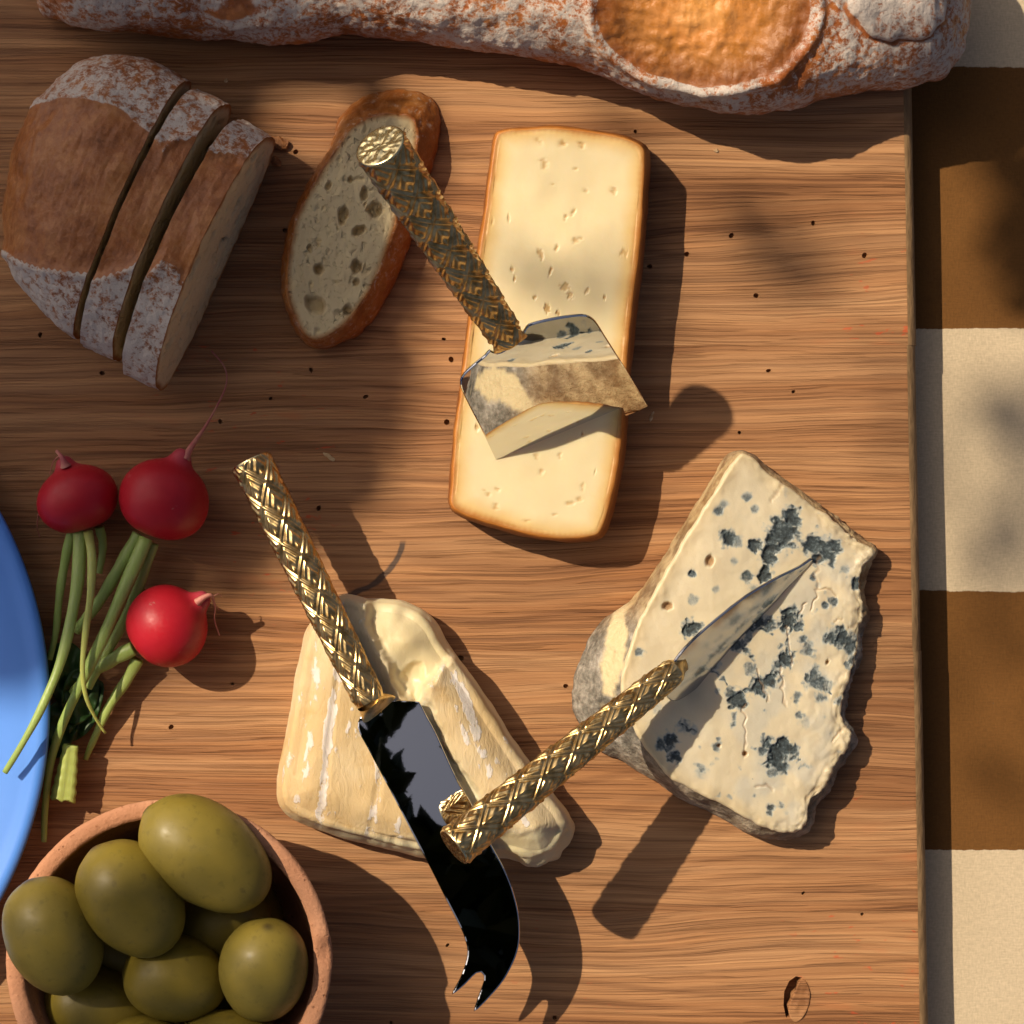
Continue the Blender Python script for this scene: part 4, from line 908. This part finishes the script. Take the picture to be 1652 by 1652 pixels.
# ------------------------------------------------------------------ radishes
def radish(name, label, cxp, cyp, rx, ry, root_dir, roots, stems, leaves=(), hc=.0145):
    c = P(cxp, cyp, hc); k = S*(1-hc/D); rt = thing(name, label, 'radish', (c[0], c[1], T), 'red radishes on the board')
    n1, n2 = 60, 56; uu = np.linspace(0, math.pi, n1); ph = np.linspace(0, 2*math.pi, n2, endpoint=False)
    rl, rs = ry*k, rx*k
    x = np.cos(uu)*rl; r = np.sin(uu)*rs
    nk_ = np.exp(-(uu/.21)**2); x = x+nk_*rl*.33; r = r*(1-.0*nk_)+nk_*rl*.10*np.sqrt(np.clip(uu/.12, 0, 1))
    bt_ = np.exp(-((math.pi-uu)/.35)**2); x = x+bt_*rl*.10
    Vo = np.stack([x[:, None]+0*ph, r[:, None]*np.cos(ph), r[:, None]*np.sin(ph)], -1).reshape(-1, 3)
    Vo = Vo*(1+.03*fbm(Vo*40+cxp, 2))[:, None]
    d2 = unit([root_dir[0], -root_dir[1]]); an = math.atan2(d2[1], d2[0]); R = np.array(Matrix.Rotation(an, 3, 'Z') @ Matrix.Rotation(math.radians(-4), 3, 'Y'))
    W = Vo@R.T+c; W[:, 2] += max(0, T-W[:, 2].min())
    build('bulb', W, [tuple(f) for f in loft_faces(n1, n2)], RADISH, rt, {'neck': np.repeat(np.exp(-(uu/.30)**2), n2), 'crown': np.repeat(np.exp(-((math.pi-uu)/.28)**2), n2)})
    for pts, r0, r1 in roots:
        p = crom(np.array([P(a, b, h) for a, b, h in pts]), 50, closed=False); V, F = tube(p, (r1+(r0-r1)*np.linspace(1, 0, 50)**4)*S, 10); build('root', V, F, ROOT, rt)
    for pts, w0, w1, pale in stems:
        p = crom(np.array([P(a, b, h) for a, b, h in pts]), 70, closed=False); s_ = np.linspace(0, 1, 70)
        V, F = tube(p, (w0+(w1-w0)*s_)*S*.5*(1+.06*np.sin(s_*23+w0)), 14, flat=.75); build('stem', V, F, STEM, rt, {'pale': np.full(len(V), pale)})
    return rt
r1 = radish('radish', 'small dark red radish with a short stub root, stems draped onto the blue plate', 125, 805, 66, 55, (-.35, -1),
    [([(106, 752, .020), (100, 738, .021), (92, 728, .018)], 9, 3), ([(96, 735, .019), (86, 745, .015), (80, 765, .012)], 1.6, .7), ([(62, 830, .01), (60, 850, .006), (64, 866, .003)], 1.5, .8)],
    [([(128, 858, .016), (128, 900, .018), (122, 960, .020), (100, 1060, .0225), (68, 1140, .0245), (36, 1200, .024), (8, 1246, .021)], 23, 9, .15),
     ([(116, 858, .013), (106, 900, .011), (96, 960, .010), (90, 1020, .009), (80, 1064, .008)], 17, 9, 0),
     ([(142, 858, .017), (148, 900, .021), (146, 960, .0225), (138, 1020, .0225), (133, 1080, .0215), (139, 1125, .0185), (155, 1160, .0135), (170, 1183, .010)], 16, 4, .75),
     ([(160, 850, .010), (166, 880, .006), (160, 925, .005)], 16, 10, 0)])
r2 = radish('radish', 'dull red radish with a long hair-thin root, shaded by the bread', 266, 806, 73, 66, (.42, -1),
    [([(299, 742, .019), (308, 722, .017), (330, 690, .011), (350, 655, .007), (365, 620, .005), (362, 592, .004), (341, 566, .0035)], 7, 1.3)],
    [([(224, 862, .015), (190, 920, .014), (160, 970, .012), (122, 1018, .007)], 22, 16, 0),
     ([(236, 868, .017), (205, 940, .018), (170, 1020, .018), (132, 1100, .0165), (100, 1170, .013), (82, 1230, .009), (73, 1300, .006), (71, 1358, .004)], 24, 9, .05),
     ([(246, 876, .013), (222, 950, .012), (196, 1010, .011), (165, 1065, .010), (142, 1110, .009)], 20, 14, .12)])
r3 = radish('radish', 'bright red sunlit radish with curling root hairs beside the stems', 270, 1010, 68, 64, (.82, -.62),
    [([(318, 972, .020), (332, 962, .021), (342, 962, .020), (347, 980, .016), (346, 1000, .013), (354, 1025, .010)], 7, 1.2), ([(343, 963, .019), (352, 958, .017), (357, 962, .015)], 1.4, .6), ([(347, 975, .016), (353, 984, .013)], 1.0, .5)],
    [([(215, 1046, .012), (185, 1062, .011), (150, 1084, .009), (118, 1120, .006)], 24, 18, .1),
     ([(222, 1064, .009), (205, 1096, .007), (176, 1140, .006), (150, 1196, .004), (138, 1225, .003)], 20, 9, .2)])
# leaf remnants on the stems, each a thin crumpled blade
def leaf_patch(parent, pts, h, seed, name='leaf'):
    q = crom(np.array(pts, float), 80); c = q.mean(0); V = []; R = 10
    for k in range(R+1):
        s_ = 1-k/R; xy = c+(q-c)*max(s_, .02); hh = h+.0035*perlin(np.stack([xy[:, 0]/22, xy[:, 1]/22, np.full(80, seed)], -1)); V.append(np.array([P(a, b, max(x, .0008)) for (a, b), x in zip(xy, hh)]))
    V = np.vstack(V); F = [tuple(f) for f in loft_faces(R+1, 80)]
    V2 = V.copy(); V2[:, 2] -= .0004; n_ = len(V); F2 = [tuple(np.array(f[::-1])+n_) for f in F]; rim = [(j, j+n_, (j+1) % 80+n_, (j+1) % 80) for j in range(80)]
    return build(name, np.vstack([V, V2]), F+F2+rim, LEAFG, parent)
leaf_patch(r1, [(78, 1050), (110, 1035), (135, 1060), (128, 1110), (98, 1135), (78, 1100)], .004, 1.3)
leaf_patch(r2, [(110, 1090), (140, 1075), (160, 1100), (150, 1150), (118, 1170), (98, 1140)], .004, 2.7)
leaf_patch(r2, [(80, 1140), (112, 1130), (125, 1170), (105, 1215), (84, 1220), (76, 1180)], .004, 4.1)
leaf_patch(r3, [(120, 1110), (165, 1100), (160, 1150), (138, 1185), (110, 1190)], .003, 5.9)
# folded pale stalk end
ls = crom(np.array([P(114, 1202, .011), P(109, 1240, .010), P(101, 1290, .009)]), 30, closed=False)
V, F = tube(ls, np.linspace(12, 21, 30)*S*(1+.05*np.sin(np.arange(30)*1.1)), 16, flat=.6)
for q in range(30):
    for j in range(16):
        g_ = math.exp(-((j-4.6)/1.3)**2)+.5*math.exp(-((j-1.5)/.9)**2); V[q*16+j] = V[q*16+j]*(1-.55*g_)+ls[q]*.55*g_
        if q > 25: V[q*16+j] += (ls[29]-ls[26])*.35*math.sin(j*1.9)*(q-25)/4
build('stalk_end', V, F, STEM, r3, {'pale': np.full(len(V), .45)})

# ------------------------------------------------------------------ crumbs, splinters and a stand-in sun fleck on the board
bits = [(531, 737, 11, 3.5, 35, WAX, 'pale wood splinter lying on the board between the forked knife and smoked cheese', 'splinter'),
        (1051, 672, 9, 3, 110, CRUMBY, 'pale flake lying by the shadow of the slicer', 'crumb'),
        (452, 232, 15, 11, 10, CRUSTBIT, 'brown crust crumb by the outer leaning slice', 'crumb'),
        (446, 262, 9, 7, 60, CRUSTBIT, 'tiny crust crumb under the outer leaning slice', 'crumb'),
        (365, 130, 4, 3, 0, CRUMBY, 'tiny pale bit standing in for a sun fleck below the baguette', 'crumb'),  # added pale bit imitating a small dapple of sunlight
        (1155, 243, 4, 3, 0, CRUMBY, 'pale speck of bread in front of the burst baguette scar', 'crumb')]
for bx, by, la, lb_, hd, mt, lab, nm_ in bits:
    n1, n2 = 10, 10; uu = np.linspace(0.05, math.pi-.05, n1); ph = np.linspace(0, 2*math.pi, n2, endpoint=False)
    hz = lb_*S*.45; Vo = np.stack([(-np.cos(uu)*la*S)[:, None]+0*ph, (np.sin(uu)*lb_*S)[:, None]*np.cos(ph), (np.sin(uu)*hz)[:, None]*np.sin(ph)], -1).reshape(-1, 3)
    Vo = Vo*(1+.45*perlin(Vo*900+bx))[:, None]; R = np.array(Matrix.Rotation(math.radians(-hd), 3, 'Z')); W = Vo@R.T; W[:, 2] -= W[:, 2].min(); c = P(bx, by)
    V3, F3 = finish_closed(W+c, loft_faces(n1, n2), n1, n2)
    o = build(nm_, V3, F3, mt, loc=tuple(c), smooth=False); tag(o, lab, nm_)

# ------------------------------------------------------------------ the tree that dapples the table (stands beside and over it, out of the frame)
SHADE = [ # picture polygons of shade on the board plane, leaf cover
    ([(-900, -700), (860, -700), (850, -60), (800, 70), (640, 92), (690, 140), (742, 180), (748, 300), (715, 450), (700, 610), (690, 740), (590, 860), (500, 920), (430, 990), (330, 1060), (210, 1140), (100, 1165), (-900, 1180)], 1.0),
    ([(260, 1520), (480, 1500), (690, 1470), (740, 1560), (760, 1800), (180, 1800)], .9),
    ([(1110, 280), (1300, 270), (1440, 320), (1440, 480), (1280, 500), (1130, 450)], .85),
    ([(790, 190), (1000, 150), (1200, 210), (1180, 590), (900, 570), (780, 330)], .27),
    ([(1400, 240), (1500, 240), (1510, 1150), (1450, 1250), (1390, 800)], .5),
    ([(1500, 110), (1900, 110), (1900, 470), (1510, 500)], 1.0),
    ([(1505, 560), (1900, 520), (1900, 1330), (1520, 1300), (1490, 900)], .6),
]
LITP = [[(428, 215), (470, 196), (520, 178), (545, 160), (590, 158), (575, 190), (535, 232), (470, 240)], [(345, 122), (372, 118), (372, 142), (347, 144)]]
LIT_X, LIT_Y = (-60, 1760), (-140, 1780)     # everything in here that is not listed above stays sunny
def shadow_px(p):
    t = (p[2]-T)/TO_SUN[2]; q = p-TO_SUN*t; return q[0]/S+826, 826-q[1]/S
def inpoly(x, y, poly):
    r = False; j = len(poly)-1
    for i in range(len(poly)):
        (x1, y1), (x2, y2) = poly[i], poly[j]
        if (y1 > y) != (y2 > y) and x < (x2-x1)*(y-y1)/(y2-y1)+x1: r = not r
        j = i
    return r
tree = thing('tree', 'leafy tree spreading its crown over and beside the table', 'tree', (-3.0, 1.0, -.75))
LV, LF = [], []
def open_sky(q):
    # ragged openings in the crown above the table
    k = (q[:, 2:3]-.047)/.823; u_ = (q[:, :2]-np.array([-.029, -.09]))/k-np.array([.0286, -.057])
    nz = .0045*perlin(np.c_[u_*170, np.full(len(u_), 3.3)])
    return any((np.hypot((u_[:, 0]-a)/w, (u_[:, 1]-b)/h_)+nz < .0055).any() for a, b, w, h_ in ((-.006, .024, .8, 1.2), (.006, .006, 1.9, .75), (.012, -.013, 1.8, 1.0), (-.008, .010, .5, .5)))
def leaf(c, size, nrm, allow):
    nrm = unit(nrm); a = unit(np.cross(nrm, rng.normal(size=3))); b = np.cross(nrm, a)
    shp = np.array([(-1, 0, 0), (-.45, .34, .10), (.25, .36, .10), (1, 0, -.12), (.25, -.36, .10), (-.45, -.34, .10)])
    v = c+size*(shp[:, :1]*a+shp[:, 1:2]*b+shp[:, 2:]*nrm)
    for p in np.vstack([v, (v+np.roll(v, 1, 0))/2, (v*.5+c*.5), c[None]]):
        sx_, sy_ = shadow_px(p)
        if LIT_X[0] < sx_ < LIT_X[1] and LIT_Y[0] < sy_ < LIT_Y[1]:
            if any(inpoly(sx_, sy_, q) for q in LITP): return False
            if allow is None or not any(inpoly(sx_, sy_, SHADE[q][0]) for q in allow): return False
    if allow is None and c[2] > 1.6 and open_sky(np.vstack([v, (v+np.roll(v, 1, 0))/2, (v*.5+c*.5), c[None]])): return False
    k = len(LV); LV.extend(v.tolist()); LF.extend([(k, k+1, k+2, k+3), (k, k+3, k+4, k+5)]); return True
for q, (poly, cov) in enumerate(SHADE):
    xs_ = [p[0] for p in poly]; ys_ = [p[1] for p in poly]; A_ = (max(xs_)-min(xs_))*(max(ys_)-min(ys_))*S*S
    tries = int(A_/(.028*.016)*12.0) if cov >= 1 else int(A_/1.7e-4*cov*1.5)
    for _ in range(tries):
        x, y = rng.uniform(min(xs_), max(xs_)), rng.uniform(min(ys_), max(ys_))
        if not inpoly(x, y, poly): continue
        c = P(x, y)+TO_SUN*(rng.uniform(.95, 1.95) if cov >= 1 else rng.uniform(1.9, 2.6))
        leaf(c, rng.uniform(.010, .030) if cov >= 1 else rng.uniform(.009, .017), TO_SUN+.6*rng.normal(size=3), [q])
# the rest of the crown: clumps of leaves along boughs, overhead and to the left
for _ in range(130):
    cc = np.array([rng.uniform(-2.6, .55), rng.uniform(-1.5, 2.3), rng.uniform(1.75, 3.2)]); rad = rng.uniform(.15, .32)
    if abs(cc[0]-.05) < .5 and -.42 < cc[1] < .25 and rng.random() < .75: continue
    for _ in range(70):
        leaf(cc+rng.normal(size=3)*rad*.6, rng.uniform(.035, .06), np.array([0, 0, 1])+.8*rng.normal(size=3), None)
for _ in range(13):
    cc = np.array([rng.uniform(-.22, .32), rng.uniform(-.44, .05), rng.uniform(1.9, 2.3)])
    for _ in range(70): leaf(cc+rng.normal(size=3)*.055, rng.uniform(.025, .045), np.array([0, 0, 1])+.6*rng.normal(size=3), None)
for _ in range(60):
    cc = np.array([rng.uniform(-.35, .5), rng.uniform(-.85, -.44), rng.uniform(1.9, 2.3)])
    for _ in range(60): leaf(cc+rng.normal(size=3)*.11, rng.uniform(.035, .06), np.array([0, 0, 1])+.6*rng.normal(size=3), None)
build('crown', LV, LF, TLEAF, tree, smooth=False, kind='stuff')
def limb(pts, r0, r1, nm_='limb'):
    p = crom(np.array(pts, float), 60, closed=False); V, F = tube(p, np.linspace(r0, r1, 60), 14); V = V+.02*r0/.1*fbm(V*9, 2)[:, None]; return build(nm_, V, F, BARK, tree)
limb([(-3.0, 1.0, -.75), (-3.02, 1.0, .5), (-2.98, 1.0, 1.5), (-2.95, 1.02, 2.6), (-2.9, 1.0, 3.4)], .16, .08, 'trunk')
limb([(-2.98, 1.0, 1.6), (-2.6, 1.6, 2.0), (-1.8, 2.2, 2.4), (-.6, 2.4, 2.7), (.5, 2.2, 2.9)], .07, .015)
limb([(-2.97, 1.0, 1.9), (-2.6, .2, 2.3), (-1.9, -.6, 2.6), (-1.2, -1.2, 2.8)], .06, .015)
